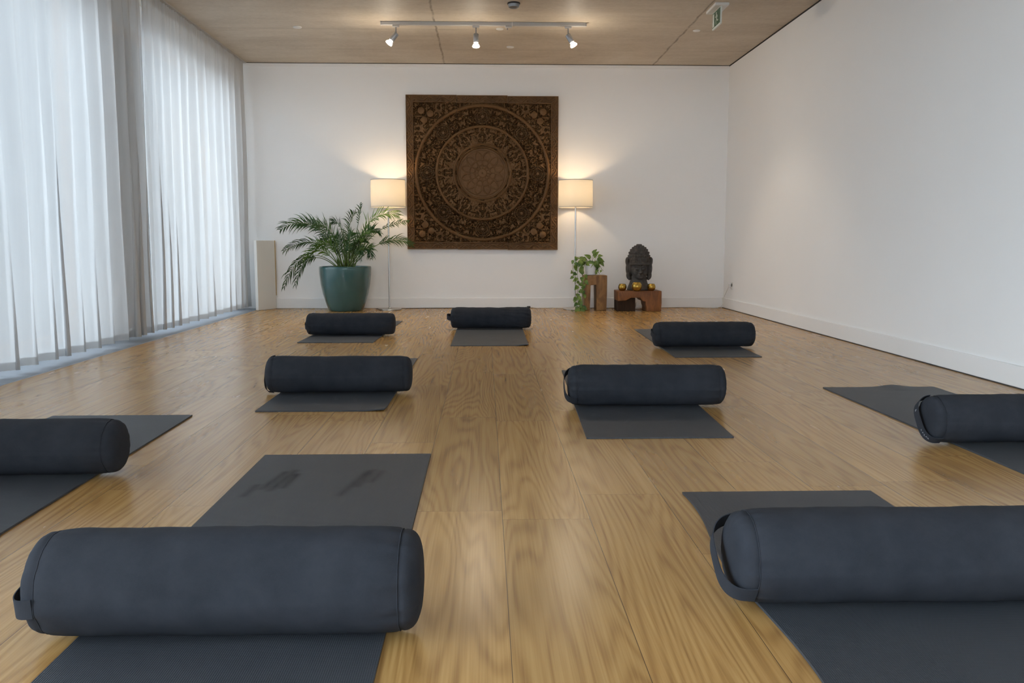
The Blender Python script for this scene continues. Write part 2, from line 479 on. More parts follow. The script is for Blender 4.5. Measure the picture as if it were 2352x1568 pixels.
# floor convector grille along the windows: bed, two edge rails and cross bars
g = thing('floor_grille', 'long grey slatted heating grille in the floor under the curtains', 'floor grille', (XL, 0, 0))
MB().box(0.0, XG - XL, YF, YB, -0.08, -0.045).build('grille_bed', M_DARK, g, smooth=False)
MB().box(0.0, 0.025, YF, YB, -0.045, 0.0).box(XG - XL - 0.018, XG - XL - 0.001, YF, YB, -0.045, 0.0).build('edge_rail', M_GRILLE, g, smooth=False)
sl = MB()
y = YF + 0.02
while y < YB - 0.03:
    sl.box(0.025, XG - XL - 0.018, y, y + 0.0125, -0.02, -0.001)
    y += 0.0195
sl.build('slats', M_GRILLE, g, smooth=False)

# ------------------------------------------------------------------ curtains
def curtain(label, y0, y1, seed, gather):
    root = thing('sheer_curtain', label, 'curtain', (-2.80, (y0 + y1) / 2, 0.0), 0, 'white sheer curtains along the window wall')
    cy = (y0 + y1) / 2
    rnd = random.Random(seed)
    ys = [y0]
    step = 0.010
    N = int((y1 - y0) / step)
    # cumulative phase with changing fold width
    ph, phs = rnd.random() * 6, []
    for i in range(N + 1):
        wv = 0.24 + 0.12 * mnoise.noise(Vector((i * step * 1.9, seed, 0.3))) + 0.10 * mnoise.noise(Vector((i * step * 5.0, seed, 4.3)))
        if gather and y0 + i * step > y1 - gather: wv = 0.15 + 0.05 * mnoise.noise(Vector((i * step * 9.0, seed, 2.3)))
        ph += 2 * PI * step / max(0.08, wv)
        phs.append(ph)
    zs = [0.035, 0.07, 0.2, 0.4, 0.7, 1.0, 1.35, 1.7, 2.0, 2.3, 2.5, 2.65, 2.74, 2.80, 2.856]
    def pt(i, z):
        y = y0 + (y1 - y0) * i / N
        hfac = 1 - z / 2.86
        amp = 0.046 * (0.75 + 0.6 * mnoise.noise(Vector((y * 1.1, z * 0.35, seed)))) * (0.62 + 0.55 * hfac)
        p = phs[i] + 0.9 * mnoise.noise(Vector((y * 0.8, z * 0.5, seed + 9))) * (0.25 + hfac)
        x = amp * (math.sin(p) + 0.28 * math.sin(2 * p + 1.0)) + 0.018 * mnoise.noise(Vector((y * 3.0, z * 0.8, seed + 2)))
        top = max(0.0, (z - 2.5) / 0.36)
        x = x * (1 - 0.75 * top) + 0.014 * top * math.sin(2 * PI * y / 0.055)
        dy = 0.05 * math.cos(p) * hfac
        e = min(1.0, min(i, N - i) * step / 0.12)
        return (x, y - cy + dy * e, z + 0.004 * mnoise.noise(Vector((y * 2, seed, 1))) * (z < 0.1))
    vs, fs = [], []
    for z in zs:
        for i in range(N + 1): vs.append(pt(i, z))
    for r in range(len(zs) - 1):
        for i in range(N):
            a = r * (N + 1) + i
            fs.append((a, a + 1, a + N + 2, a + N + 1))
    MB().add(vs, fs).build('curtain_fabric', M_CURT, root, angle=None)
    # doubled bottom hem and heading tape: a second layer just behind the cloth
    for nm, za, zb in (('bottom_hem', 0.037, 0.085), ('heading_tape', 2.775, 2.85)):
        v2, f2 = [], []
        for z in (za, zb):
            for i in range(N + 1):
                q = pt(i, z); v2.append((q[0] - 0.003, q[1], q[2]))
        for i in range(N): f2.append((i, i + 1, i + N + 2, i + N + 1))
        MB().add(v2, f2).build(nm, M_CURT, root, angle=None)
    return root
curtain('long white sheer curtain on the near side of the gap, reaching the left picture edge', 1.1, 7.405, 3, 0.45)
curtain('white sheer curtain between the gap and the back wall corner', 7.45, 10.40, 11, 0.0)
struct(MB().box(-2.835, -2.765, YF, YB, ZC - 0.011, ZC + 0.002).build('trim_5', M_RAIL, smooth=False))

# ------------------------------------------------------------------ yoga mats
def cap_d(px, py, ax, ay, bx, by):
    vx, vy = bx - ax, by - ay
    t = max(0, min(1, ((px - ax) * vx + (py - ay) * vy) / (vx * vx + vy * vy)))
    return math.hypot(px - ax - t * vx, py - ay - t * vy)

def yoga_mat(label, near, far, yn, yf, smudges=(), warp=None, curl=0.0):
    """near/far: (left x, right x) of the two short edges"""
    ox, oy = (near[0] + near[1]) / 2, (yn + yf) / 2
    nx, ny = 62, 184
    vs, fs, sm = [], [], []
    T = 0.006
    for layer in (0, 1):
        for j in range(ny + 1):
            v = j / ny
            for i in range(nx + 1):
                u = i / nx
                x = (near[0] * (1 - v) + far[0] * v) * (1 - u) + (near[1] * (1 - v) + far[1] * v) * u
                yy = yn + (yf - yn) * v
                z = 0.0005 + 0.0003 * mnoise.noise(Vector((x * 2, yy * 2, ox)))
                if warp:
                    dx, dz = warp(u, v, x, yy); x += dx; z += dz
                if curl: z += curl * max(0, u - 0.85) / 0.15 * max(0, 0.05 - v) / 0.05
                vs.append((x - ox, yy - oy, z + T * layer))
                s = 0.0
                for (ax, ay, bx, by, w, k) in smudges:
                    d = cap_d(x, yy, ax, ay, bx, by)
                    s = s + k * max(0.0, 1 - d / w) * (0.85 + 0.3 * mnoise.noise(Vector((x * 40, yy * 14, 1))))
                sm.append(max(-1, min(1, s)))
    n1 = (nx + 1) * (ny + 1)
    for j in range(ny):
        for i in range(nx):
            a = j * (nx + 1) + i
            fs.append((a, a + nx + 1, a + nx + 2, a + 1))
            fs.append((n1 + a, n1 + a + 1, n1 + a + nx + 2, n1 + a + nx + 1))
    ring = [i for i in range(nx + 1)] + [j * (nx + 1) + nx for j in range(1, ny + 1)] + [ny * (nx + 1) + i for i in range(nx - 1, -1, -1)] + [j * (nx + 1) for j in range(ny - 1, 0, -1)]
    for a, b in zip(ring, ring[1:] + ring[:1]): fs.append((a, b, n1 + b, n1 + a))
    o = MB().add(vs, fs).build('yoga_mat', M_MAT, loc=(ox, oy, 0), angle=50)
    at = o.data.attributes.new('smudge', 'FLOAT', 'POINT')
    at.data.foreach_set('value', sm)
    return tag(o, label, 'yoga mat', 'dark grey yoga mats on the oak floor')

hands = []
for cx, cy, k, fing in ((-0.690, 2.70, 0.75, ((-0.062, -0.06, -0.050, 0.06), (-0.024, 0.02, 0.004, 0.22), (0.006, 0.0, 0.034, 0.24), (0.040, 0.03, 0.052, 0.19))),
                        (-0.410, 2.66, 0.60, ((-0.045, -0.02, 0.006, 0.27), (-0.004, 0.08, 0.026, 0.28), (0.034, 0.13, 0.054, 0.26)))):
    for x0_, y0_, x1_, y1_ in fing:
        hands.append((cx + x0_, cy + y0_, cx + x1_, cy + y1_, 0.021, k))
def scuffs(seed, x0, x1, y0, y1, n, k=-0.35):
    r = random.Random(seed)
    out = []
    for _ in range(n):
        x, y = r.uniform(x0, x1), r.uniform(y0, y1)
        out.append((x, y, x + r.uniform(-0.05, 0.05), y + r.uniform(-0.09, 0.02), r.uniform(0.006, 0.014), k * r.uniform(0.5, 1)))
    return out
def warp_fr(u, v, x, y):     # soft wave in the left edge of the front right mat
    k = max(0, 1 - u / 0.25)
    return (0.016 * k * math.sin((y - 1.28) * 6.5), 0.004 * k * (0.5 + 0.5 * math.sin((y - 1.1) * 9)) if y < 1.9 else 0.0)
def warp_mr(u, v, x, y):     # lifted far edge of the right mat
    k = max(0, (v - 0.93) / 0.07)
    return (0, 0.012 * k * math.exp(-((u - 0.62) / 0.12) ** 2) + 0.006 * max(0, u - 0.85) / 0.15 * max(0, v - 0.75) * (0.5 + 0.5 * math.sin(v * 60)))
yoga_mat('front left dark grey yoga mat with two dark hand prints', (-0.813, -0.203), (-0.817, -0.205), 1.335, 3.168, hands)
yoga_mat('front right dark grey yoga mat with a wavy left edge', (0.575, 1.185), (0.61, 1.219), 0.81, 2.642, (), warp_fr)
yoga_mat('dark grey yoga mat at the left picture edge, under the cut-off bolster', (-1.925, -1.310), (-1.965, -1.338), 2.10, 3.935)
yoga_mat('dark grey yoga mat by the right wall with a lifted far edge', (1.837, 2.447), (1.834, 2.443), 2.765, 4.597, (), warp_mr)
yoga_mat('dark grey yoga mat in the middle row, left of centre, near right corner curled', (-1.077, -0.474), (-1.068, -0.463), 4.02, 5.86, scuffs(3, -0.95, -0.6, 4.2, 4.45, 5), None, 0.008)
yoga_mat('dark grey yoga mat in the middle row, right of centre, faint scuffs near its bolster', (0.407, 1.005), (0.470, 1.073), 3.415, 5.27, scuffs(5, 0.5, 0.9, 3.75, 3.98, 9))
yoga_mat('dark grey yoga mat in the far row in front of the teal planter', (-1.483, -0.887), (-1.43, -0.832), 6.833, 8.70)
yoga_mat('dark grey yoga mat in the far row below the carved panel, dusty marks on it', (-0.266, 0.331), (-0.255, 0.345), 6.592, 8.42, scuffs(8, -0.15, 0.25, 6.9, 7.3, 9, -0.3), None, 0.009)
yoga_mat('dark grey yoga mat in the far row on the right, near the wooden bench', (1.305, 1.908), (1.355, 1.958), 5.873, 7.80)

# ------------------------------------------------------------------ bolsters
def bolster(label, cx, cy, r, L, seed, strap=None, rz=0.0, logo=False, sag=0.0, creased=False):
    zc = 0.0070 + r * 0.985
    root = thing('bolster', label, 'bolster', (cx, cy, 0.0), rz, 'charcoal round bolsters on the yoga mats')
    Ls, Rs = L / 2 - 0.042, r * 0.945
    NS, NA = 72, 96
    def shape(a, ang, rad):
        # lumps, gathers beside the seams, flattened underside
        g_ = math.exp(-max(0.0, Ls - abs(a)) / 0.035)
        sd = seed + (50 if a > 0 else 0)
        dr = 0.0030 * mnoise.noise(Vector((a * 6, math.cos(ang) * 1.4, math.sin(ang) * 1.4 + seed * 3.1)))
        dr += 0.0060 * g_ * mnoise.noise(Vector((sd * 1.7, ang * 5.0, 0.0))) * (1 if abs(a) < Ls else 0.5)
        dr += 0.0016 * mnoise.noise(Vector((a * 22 + seed, ang * 2.2 + a * 7, 5.0)))
        if creased: dr += 0.0050 * mnoise.noise(Vector((a * 9 + ang * 2.0, ang * 5.0 - a * 14, 7.0 + seed))) * min(1.0, max(0.0, 0.5 + 2.2 * a))
        rr = max(0.0, rad + dr * min(1, rad / (r * 0.5)))
        y, z = rr * math.cos(ang), rr * math.sin(ang)
        z -= sag * (1 - (2 * a / L) ** 2) * max(0, z / r)
        floor_z = -r * 0.985
        k = floor_z + 0.010
        if z < k: z = floor_z + 0.010 * math.exp((z - k) / 0.010) - 0.0
        return (a, y * (1.0 + 0.02 * (z < 0)), z + zc)
    vs, fs = [], []
    sts = []
    for i in range(NS + 1):
        t = -1 + 2 * i / NS
        a = Ls * math.copysign(abs(t) ** 0.7, t)
        sts.append(a)
    for a in sts:
        dd = Ls - abs(a)
        rad = r - (r - Rs) * math.exp(-dd / 0.016)
        for k in range(NA): vs.append(shape(a, 2 * PI * k / NA, rad))
    for i in range(NS):
        for k in range(NA):
            k2 = (k + 1) % NA
            fs.append((i * NA + k, i * NA + k2, (i + 1) * NA + k2, (i + 1) * NA + k)[::-1])
    MB().add(vs, fs).build('cover', M_BOL, root, angle=None)
    for sgn in (-1, 1):
        vs, fs = [], []
        m = 16
        for j in range(m):
            q = j / (m - 1) * PI / 2 * 0.985
            a = sgn * (Ls + 0.001 + 0.041 * math.sin(q) ** 0.75)
            rad = (Rs - 0.0012 * (j == 0)) * math.cos(q) ** 0.55
            for k in range(NA): vs.append(shape(a, 2 * PI * k / NA, rad))
        vs.append((sgn * L / 2, 0, zc))
        for j in range(m - 1):
            for k in range(NA):
                k2 = (k + 1) % NA
                f = (j * NA + k, j * NA + k2, (j + 1) * NA + k2, (j + 1) * NA + k)
                fs.append(f[::-1] if sgn > 0 else f)
        for k in range(NA):
            f = ((m - 1) * NA + k, (m - 1) * NA + (k + 1) % NA, len(vs) - 1)
            fs.append(f[::-1] if sgn > 0 else f)
        MB().add(vs, fs).build('end_panel', M_BOL, root, angle=None)
        # stitched seam line
        ring = [Vector(shape(sgn * Ls, 2 * PI * k / NA, Rs + 0.0002)) for k in range(NA)]
        ring.append(ring[0])
        MB().tube(ring, 0.0013, 5, caps=False).build('seam', M_BOL, root)
    if strap:
        phi, gap, skew = strap            # angle of the strap plane, stand-off, offset across
        u = Vector((0, math.cos(phi), math.sin(phi)))
        w = Vector((0, -math.sin(phi), math.cos(phi)))
        W, T = 0.040, 0.0022
        path = []
        n = 30
        for i in range(n + 1):
            q = PI * i / n
            s = (Rs + 0.003) * math.copysign(abs(math.cos(q)) ** 0.62, math.cos(q))
            a = -(Ls + 0.002) - (0.042 + gap) * math.sin(q) ** 0.8
            path.append(Vector((a, 0, zc)) + u * s + w * skew * math.sin(q))
        vs, fs = [], []
        for i, p in enumerate(path):
            tng = (path[min(i + 1, n)] - path[max(i - 1, 0)]).normalized()
            nor = tng.cross(w).normalized()
            for sw, st in ((-1, 0), (1, 0), (1, 1), (-1, 1)):
                vs.append(p + w * (sw * W / 2) + nor * (T * st))
        for i in range(n):
            for k in range(4):
                k2 = (k + 1) % 4
                fs.append((i * 4 + k, i * 4 + k2, (i + 1) * 4 + k2, (i + 1) * 4 + k))
        fs += [(3, 2, 1, 0), tuple(n * 4 + k for k in range(4))]
        for q in range(len(vs)):
            if vs[q].z < 0.0075: vs[q].z = 0.0075
        st = MB().add(vs, fs).build('handle', M_BOL, root, angle=30)
        if logo:
            lg = MB()
            i0, i1 = logo
            for j in range(9):
                tt = i0 + (i1 - i0) * j / 8
                i = int(tt); fr = tt - i
                p = path[i].lerp(path[i + 1], fr)
                tng = (path[i + 1] - path[i]).normalized()
                nor = tng.cross(w).normalized()
                c = p + nor * (T + 0.0006)
                if 0 < j < 4: continue
                hgt = 0.005 if j % 3 else 0.008
                pts = [c - tng * 0.003 + w * hgt * -0.6, c - tng * 0.002 + w * hgt * 0.7, c + tng * 0.0005 - w * hgt * 0.2, c + tng * 0.003 + w * hgt * (0.6 if j % 2 else -0.6)]
                lg.tube(pts, 0.0007, 5)
                if j == 0:
                    lg.build('logo_mark', M_CREAMY, st)['label'] = 'small white stitched mark'; lg = MB()
            lg.build('logo_lettering', M_CREAMY, st)['label'] = 'small white stitched lettering'
    return root
R = math.radians
bolster('charcoal bolster across the front left mat, small strap tab at its left end', -0.514, 1.700, 0.1055, 0.772, 1, (R(8), 0.014, -0.012), R(-0.6))
bolster('charcoal bolster across the front right mat, cut by the right picture edge', 0.915, 1.815, 0.102, 0.775, 2, (R(34), 0.022, -0.012), R(0.0))
bolster('charcoal bolster cut by the left picture edge', -1.605, 2.925, 0.0945, 0.75, 3, (R(20), 0.01, 0), R(0.5))
bolster('charcoal bolster by the right wall with white lettering on its strap', 2.099, 3.290, 0.0955, 0.755, 4, (R(52), 0.014, -0.018), R(0.0), (12, 23))
bolster('charcoal bolster on the middle row mat left of centre, strap hanging low', -0.764, 4.525, 0.0975, 0.757, 5, (R(66), 0.012, -0.03), R(0.0), False, 0.004)
bolster('charcoal bolster on the middle row mat right of centre', 0.775, 4.115, 0.100, 0.757, 6, (R(40), 0.014, -0.01), R(-1.0), False, 0.004)
bolster('charcoal bolster in the far row in front of the teal planter', -1.142, 7.385, 0.0945, 0.752, 7, (R(15), 0.004, 0), R(0.0), False, 0.003)
bolster('wrinkled charcoal bolster in the far row below the carved panel, square strap tab', 0.052, 7.915, 0.0985, 0.738, 8, (R(3), 0.030, 0.012), R(0.0), False, 0.004, True)
bolster('charcoal bolster in the far row on the right, near the wooden bench', 1.640, 6.435, 0.0955, 0.764, 9, (R(10), 0.006, 0.006), R(0.0), (7, 12))

# ------------------------------------------------------------------ carved wall panel
def lattice(shape, seed):
    return np.random.RandomState(seed).rand(*shape)
def vnoise(x, y, seed):
    G = lattice((256, 256), seed)
    xi, yi = np.floor(x).astype(int), np.floor(y).astype(int)
    fx, fy = x - xi, y - yi
    fx, fy = fx * fx * (3 - 2 * fx), fy * fy * (3 - 2 * fy)
    a, b = G[xi % 256, yi % 256], G[(xi + 1) % 256, yi % 256]
    c, d_ = G[xi % 256, (yi + 1) % 256], G[(xi + 1) % 256, (yi + 1) % 256]
    return (a * (1 - fx) + b * fx) * (1 - fy) + (c * (1 - fx) + d_ * fx) * fy
def ss(e0, e1, x):
    t = np.clip((x - e0) / (e1 - e0), 0, 1)
    return t * t * (3 - 2 * t)

def carving(U, V):
    """height in metres above the panel back for u, v in -1..1"""
    rr = np.hypot(U, V); th = np.arctan2(V, U)
    def fold(n):
        s = 2 * PI / n
        t = np.mod(th, s)
        return np.minimum(t, s - t)
    def openwork(x, y, seed, thr):
        # winding stems and leaves standing clear of deep pits
        x, y = x * 1.55, y * 1.55
        w = 0.9 * (vnoise(x * 0.6, y * 0.6, seed + 5) - 0.5)
        nz = vnoise(x + w, y - w, seed) * 0.7 + vnoise(x * 2.0 + w, y * 2.0, seed + 1) * 0.3
        c = np.cos(nz * 30.0)
        stem = ss(-0.70, -0.05, c)
        leaf = ss(thr, thr + 0.07, vnoise(x * 1.5 + 7, y * 1.5, seed + 2))
        vein = 0.35 * (np.abs(np.sin(nz * 62.0)) < 0.25)
        top = np.maximum(stem * (0.70 + 0.30 * np.clip(c, 0, 1)), leaf * (0.92 - vein * 0.4))
        lift = 0.75 + 0.5 * vnoise(x * 0.8 + 3, y * 0.8, seed + 3)
        return 0.027 * top * lift + 0.004
    def scroll(n, k, seed, thr, rad_k):
        a = fold(n) * np.maximum(rr, 0.2)
        return openwork(a * k + 3.7, rr * rad_k + 11.3, seed, thr)
    H = np.zeros_like(U)
    # corners: mirrored foliage
    A, B = np.abs(U), np.abs(V)
    corner = openwork(np.maximum(A, B) * 21 + 5, np.minimum(A, B) * 21 + 2, 21, 0.55)
    for q in ((0.80, 0.80), (0.68, 0.76), (0.76, 0.68)):
        for s in ((q[0], q[1]),):
            dd = np.hypot(A - s[0], B - s[1])
            corner = np.where(dd < 0.045, 0.034 + 0.010 * np.cos(dd / 0.045 * PI / 2), corner)
    outer = scroll(16, 26, 31, 0.58, 24)
    # rosettes in the outer ring
    t8 = np.mod(th + PI / 8, PI / 4) - PI / 8
    dx, dy = rr * np.sin(t8), rr * np.cos(t8) - 0.73
    rd = np.hypot(dx, dy)
    ros = 0.018 + 0.018 * np.sign(np.cos(rd * 200.0)) * ss(-0.3, 0.3, np.cos(10 * np.arctan2(dy, dx) + np.floor(rd * 62) * PI)) * (rd > 0.02) + 0.012 * (rd < 0.025)
    outer = np.where(rd < 0.105, ros, outer)
    middle = scroll(12, 17, 41, 0.52, 17) + 0.004
    t16 = np.mod(th, PI / 8) - PI / 16
    dd = np.hypot(rr * np.sin(t16) * 1.3, (rr * np.cos(t16) - 0.47))
    middle = np.where((dd < 0.05) & (np.abs(np.sin(np.arctan2(rr * np.sin(t16), rr * np.cos(t16) - 0.47) * 3)) < 0.85), 0.040 - dd * 0.25, middle)
    # medallion: twelve petals, spokes and hub drawn with raised lines
    med = 0.020 + 0.002 * vnoise(U * 30, V * 30, 55)
    s12 = PI / 6
    tp = np.mod(th, s12) - s12 / 2
    wid = 0.5 * s12 * 0.92
    prt = np.clip((rr - 0.17) / (0.285 - 0.17), 0, 1)
    edge = wid * np.clip(1.0 - prt ** 2.2, 0, 1)
    on = np.abs(np.abs(tp) - edge) * rr
    ln = (on < 0.0075) & (rr > 0.165) & (rr < 0.288)
    ln |= (np.abs(rr - 0.17) < 0.006) | (np.abs(rr - 0.105 - 0.008 * np.cos(12 * th)) < 0.005)
    tp2 = np.mod(th + s12 / 2, s12) - s12 / 2
    ln |= (np.abs(tp2) * rr < 0.005) & (rr > 0.06) & (rr < 0.17)
    med = med + 0.007 * ln
    med = np.where(rr < 0.055, 0.030 - 0.10 * np.abs(rr - 0.028), med)
    med = np.where(rr < 0.010, 0.016, med)
    med = np.where(rr > 0.295, 0.014 + 0.002 * np.sin(24 * th), med)
    H = np.where(rr < 0.87, outer, corner)
    H = np.where(rr < 0.60, middle, H)
    H = np.where(rr < 0.34, med, H)
    for R0, w, hgt in ((0.872, 0.021, 0.044), (0.603, 0.019, 0.044), (0.372, 0.014, 0.046), (0.335, 0.012, 0.036)):
        dd = np.abs(rr - R0)
        H = np.where(dd < w, hgt - 0.016 * (dd / w) ** 2, H)
    # border with running scroll
    bd = np.maximum(A, B)
    al = np.where(A > B, V, U)
    ac = (bd - 0.953) / 0.036
    wave = np.abs(ac - 0.7 * np.sin(al * 34)) < 0.28
    curl = np.hypot(ac - 0.55 * np.sign(np.sin(al * 34 + PI / 2 * 0)) * -1, (np.mod(al * 34 / PI, 1) - 0.5) * 2.2)
    brd = 0.022 + 0.010 * wave + 0.008 * (np.abs(curl - 0.45) < 0.18)
    H = np.where(bd > 0.91, brd, H)
    H = np.where((bd > 0.903) & (bd < 0.915), 0.038, H)
    H = np.where(bd > 0.988, 0.034, H)
    return np.maximum(H, 0.0012)

PW, PZ, PX = 0.897, 1.602, -0.027
panel = thing('carved_wall_panel', 'large square brown carved wooden mandala panel on the back wall', 'wall panel', (PX, YB - 0.004, PZ))
for bi, (dz, dy, sz) in enumerate(((0.006, 0.0, 1.0), (0.002, -0.003, 1.0), (-0.004, 0.0, 1.0))):
    u0, u1 = -1 + 2 * bi / 3, -1 + 2 * (bi + 1) / 3
    nu, nv = 170, 510
    us = np.linspace(u0 + 0.0012, u1 - 0.0012, nu); vs_ = np.linspace(-1, 1, nv)
    U, V = np.meshgrid(us, vs_)
    Hh = carving(U, V)
    Xc, Zc, Yc = U * PW, V * PW + dz, -(0.014 + Hh) + dy
    verts = np.stack([Xc, Yc, Zc], -1).reshape(-1, 3)
    idx = np.arange(nu * nv).reshape(nv, nu)
    F = np.stack([idx[:-1, :-1], idx[:-1, 1:], idx[1:, 1:], idx[1:, :-1]], -1).reshape(-1, 4)
    ring = list(idx[0, :]) + list(idx[1:, -1]) + list(idx[-1, -2::-1]) + list(idx[-2:0, 0])
    b0 = len(verts)
    back = verts[ring].copy(); back[:, 1] = dy
    F = [tuple(int(q) for q in f) for f in F]
    n = len(ring)
    for k in range(n):
        F.append((int(ring[(k + 1) % n]), int(ring[k]), b0 + k, b0 + (k + 1) % n))
    F.append(tuple(b0 + k for k in range(n)))
    mb = MB(); mb.v = [tuple(map(float, p)) for p in np.vstack([verts, back])]; mb.f = F; mb.mi = [0] * len(F)
    mb.build('carved_board', M_CARVE, panel, angle=55)

# ------------------------------------------------------------------ floor lamps
def floor_lamp(label, x, y):
    L = thing('floor_lamp', label, 'floor lamp', (x, y, 0), 0, 'floor lamps beside the carved panel')
    MB().lathe([(0, 0), (0.132, 0), (0.140, 0.004), (0.140, 0.012), (0.134, 0.017), (0.02, 0.020), (0.014, 0.03), (0, 0.03)], 56).build('base', M_STEEL, L)
    MB().lathe([(0, 0.02), (0.0095, 0.02), (0.0095, 1.30), (0.018, 1.302), (0.018, 1.345), (0, 1.345)], 20).build('pole', M_STEEL, L)
    sh = MB().lathe([(0.200, 1.200), (0.200, 1.28), (0.199, 1.42), (0.198, 1.508)], 72).build('lamp_shade', M_SHADE, L)
    for z, r in ((1.200, 0.200), (1.508, 0.198)):
        MB().lathe([(r + 0.002, z - 0.004), (r + 0.002, z + 0.004), (r - 0.003, z + 0.004), (r - 0.003, z - 0.004)], 72, close=True).build('rim', M_RAIL, sh)
    sp = MB()
    for k in range(3):
        a = 2 * PI * k / 3 + 0.4
        sp.tube([(0.016 * math.cos(a), 0.016 * math.sin(a), 1.322), (0.198 * math.cos(a), 0.198 * math.sin(a), 1.30)], 0.002, 6)
    sp.build('shade_spider', M_STEEL, sh)
    MB().ellipsoid((0, 0, 1.385), (0.034, 0.034, 0.042), 20, 12).build('bulb', M_BULB, L)
    return L
floor_lamp('lit floor lamp left of the carved panel, behind the palm', -1.125, 10.24)
floor_lamp('lit floor lamp right of the carved panel, behind the trailing plant', 1.062, 10.24)

# ------------------------------------------------------------------ potted palm
palm = thing('potted_palm', 'feathery green palm in a large glossy teal pot', 'potted plant', (-1.622, 10.14, 0))
MB().lathe([(0, 0.0), (0.185, 0.0), (0.200, 0.012), (0.232, 0.10), (0.262, 0.20), (0.284, 0.31), (0.296, 0.42), (0.299, 0.49), (0.298, 0.508), (0.291, 0.516), (0.280, 0.512), (0.277, 0.48), (0.270, 0.44), (0, 0.44)], 80).build('pot', M_GLAZE, palm)
MB().lathe([(0.272, 0.455), (0.15, 0.470), (0, 0.476)], 40).build('soil', M_SOIL, palm)

def frond(pts, nleaf, ll, seed, mat, droop=0.4, name='frond', parent=palm, up=0.35, start=0.28):
    rnd = random.Random(seed)
    P = bez(pts, 40)
    mb = MB()
    tw = rnd.choice((-1, 1)) * math.radians(rnd.uniform(38, 62))
    mb.tube(P[::2], [0.0055 * (1 - 0.8 * i / 20) for i in range(len(P[::2]))], 6, mi=1)
    side0 = Vector((0, 1, 0))
    for j in range(nleaf):
        t = start + (1 - start) * (j + 0.5) / nleaf
        i = min(39, int(t * 40))
        p = P[i].lerp(P[i + 1], t * 40 - i)
        tng = (P[i + 1] - P[i]).normalized()
        s = tng.cross(Vector((0, 0, 1)))
        s = s.normalized() if s.length > 0.1 else side0
        nrm = s.cross(tng).normalized()
        s, nrm = s * math.cos(tw) + nrm * math.sin(tw), nrm * math.cos(tw) - s * math.sin(tw)
        prof = math.sin(PI * (0.12 + 0.80 * (t - start) / (1 - start))) ** 0.7
        for sg in (-1, 1):
            ln = 0.95 * ll * prof * rnd.uniform(0.65, 1.2)
            d = (s * sg * 0.72 + tng * 0.85 + nrm * (up + rnd.uniform(-0.35, 0.25)) + tng * rnd.uniform(-0.2, 0.35)).normalized()
            q, ang = Vector(p), 0
            pts_ = [Vector(p)]
            n = 5
            for k in range(n):
                d = (d + Vector((0, 0, -1)) * droop * rnd.uniform(0.7, 1.5) * (0.14 + 0.14 * k) + Vector((rnd.uniform(-.04, .04), rnd.uniform(-.04, .04), 0))).normalized()
                q = q + d * ln / n
                pts_.append(q)
            wd = [0.25, 0.9, 1.0, 0.8, 0.45, 0.05]
            vs, fs = [], []
            for k, c in enumerate(pts_):
                tt = (pts_[min(k + 1, n)] - pts_[max(k - 1, 0)]).normalized()
                b = tt.cross(nrm)
                b = b.normalized() if b.length > 0.05 else s
                up_ = b.cross(tt)
                w = 0.0058 * wd[k]
                vs += [c - b * w + up_ * w * 0.35, c, c + b * w + up_ * w * 0.35]
            for k in range(n):
                a = k * 3
                fs += [(a, a + 1, a + 4, a + 3), (a + 1, a + 2, a + 5, a + 4)]
            mb.add(vs, fs, 0)
    return mb.build(name, [mat, M_STEM], parent, angle=None)

S = 1 / 197.5                     # metres per photo pixel at the palm
def P3(px, py, y=0.0):            # relative to the pot axis
    return ((px - 793) * S, y, (716 - py) * S)
def fr(b, c, c2, t, y0, y1, y2, n=20, ll=0.17, mat=M_PALM, droop=0.4, **k):
    frond([P3(b, 618, y0), P3(*c, (y0 + y1) / 2), P3(*c2, y1), P3(*t, y2)], n, ll, int(b * 7 + t[0] * 3 + t[1]), mat, droop, **k)
fr(782, (765, 530), (705, 492), (652, 532), 0.02, -0.05, -0.10, 26, 0.20)
fr(785, (768, 545), (728, 505), (682, 520), 0.05, 0.10, 0.12, 24, 0.19, up=0.6)
fr(780, (760, 560), (715, 540), (660, 580), -0.03, -0.08, -0.14, 24, 0.17)
fr(778, (755, 585), (690, 560), (660, 662), -0.06, -0.12, -0.16, 20, 0.16, droop=0.7, start=0.45)
fr(777, (752, 590), (705, 570), (690, 656), -0.08, -0.20, -0.26, 18, 0.15, droop=0.7, start=0.45)
fr(788, (775, 545), (765, 515), (730, 520), 0.0, -0.12, -0.2, 22, 0.16)
fr(790, (790, 545), (785, 510), (760, 512), 0.04, 0.12, 0.16, 20, 0.15)
fr(793, (800, 550), (800, 510), (818, 492), 0.02, 0.04, 0.05, 20, 0.13, up=0.6)
fr(800, (815, 560), (828, 500), (829, 470), 0.05, 0.05, 0.06, 12, 0.07, droop=0.1, start=0.6)
fr(802, (825, 540), (855, 478), (918, 500), 0.03, -0.02, -0.06, 24, 0.20, M_PALMB, start=0.42)
fr(803, (840, 545), (880, 515), (938, 512), 0.06, 0.10, 0.12, 14, 0.08, start=0.6)
fr(805, (850, 572), (890, 535), (946, 565), 0.02, 0.06, 0.10, 22, 0.15, start=0.48)
fr(803, (835, 560), (850, 515), (878, 540), -0.04, -0.1, -0.15, 20, 0.15)
fr(804, (838, 580), (855, 555), (858, 596), -0.06, -0.15, -0.20, 18, 0.14)
fr(800, (825, 575), (840, 560), (838, 600), -0.10, -0.20, -0.26, 16, 0.12)
fr(786, (760, 580), (735, 560), (712, 598), -0.1, -0.22, -0.30, 18, 0.14, M_PALMB)
fr(790, (775, 570), (758, 545), (738, 575), -0.1, -0.24, -0.30, 18, 0.14, M_PALMB)
rp = random.Random(4)
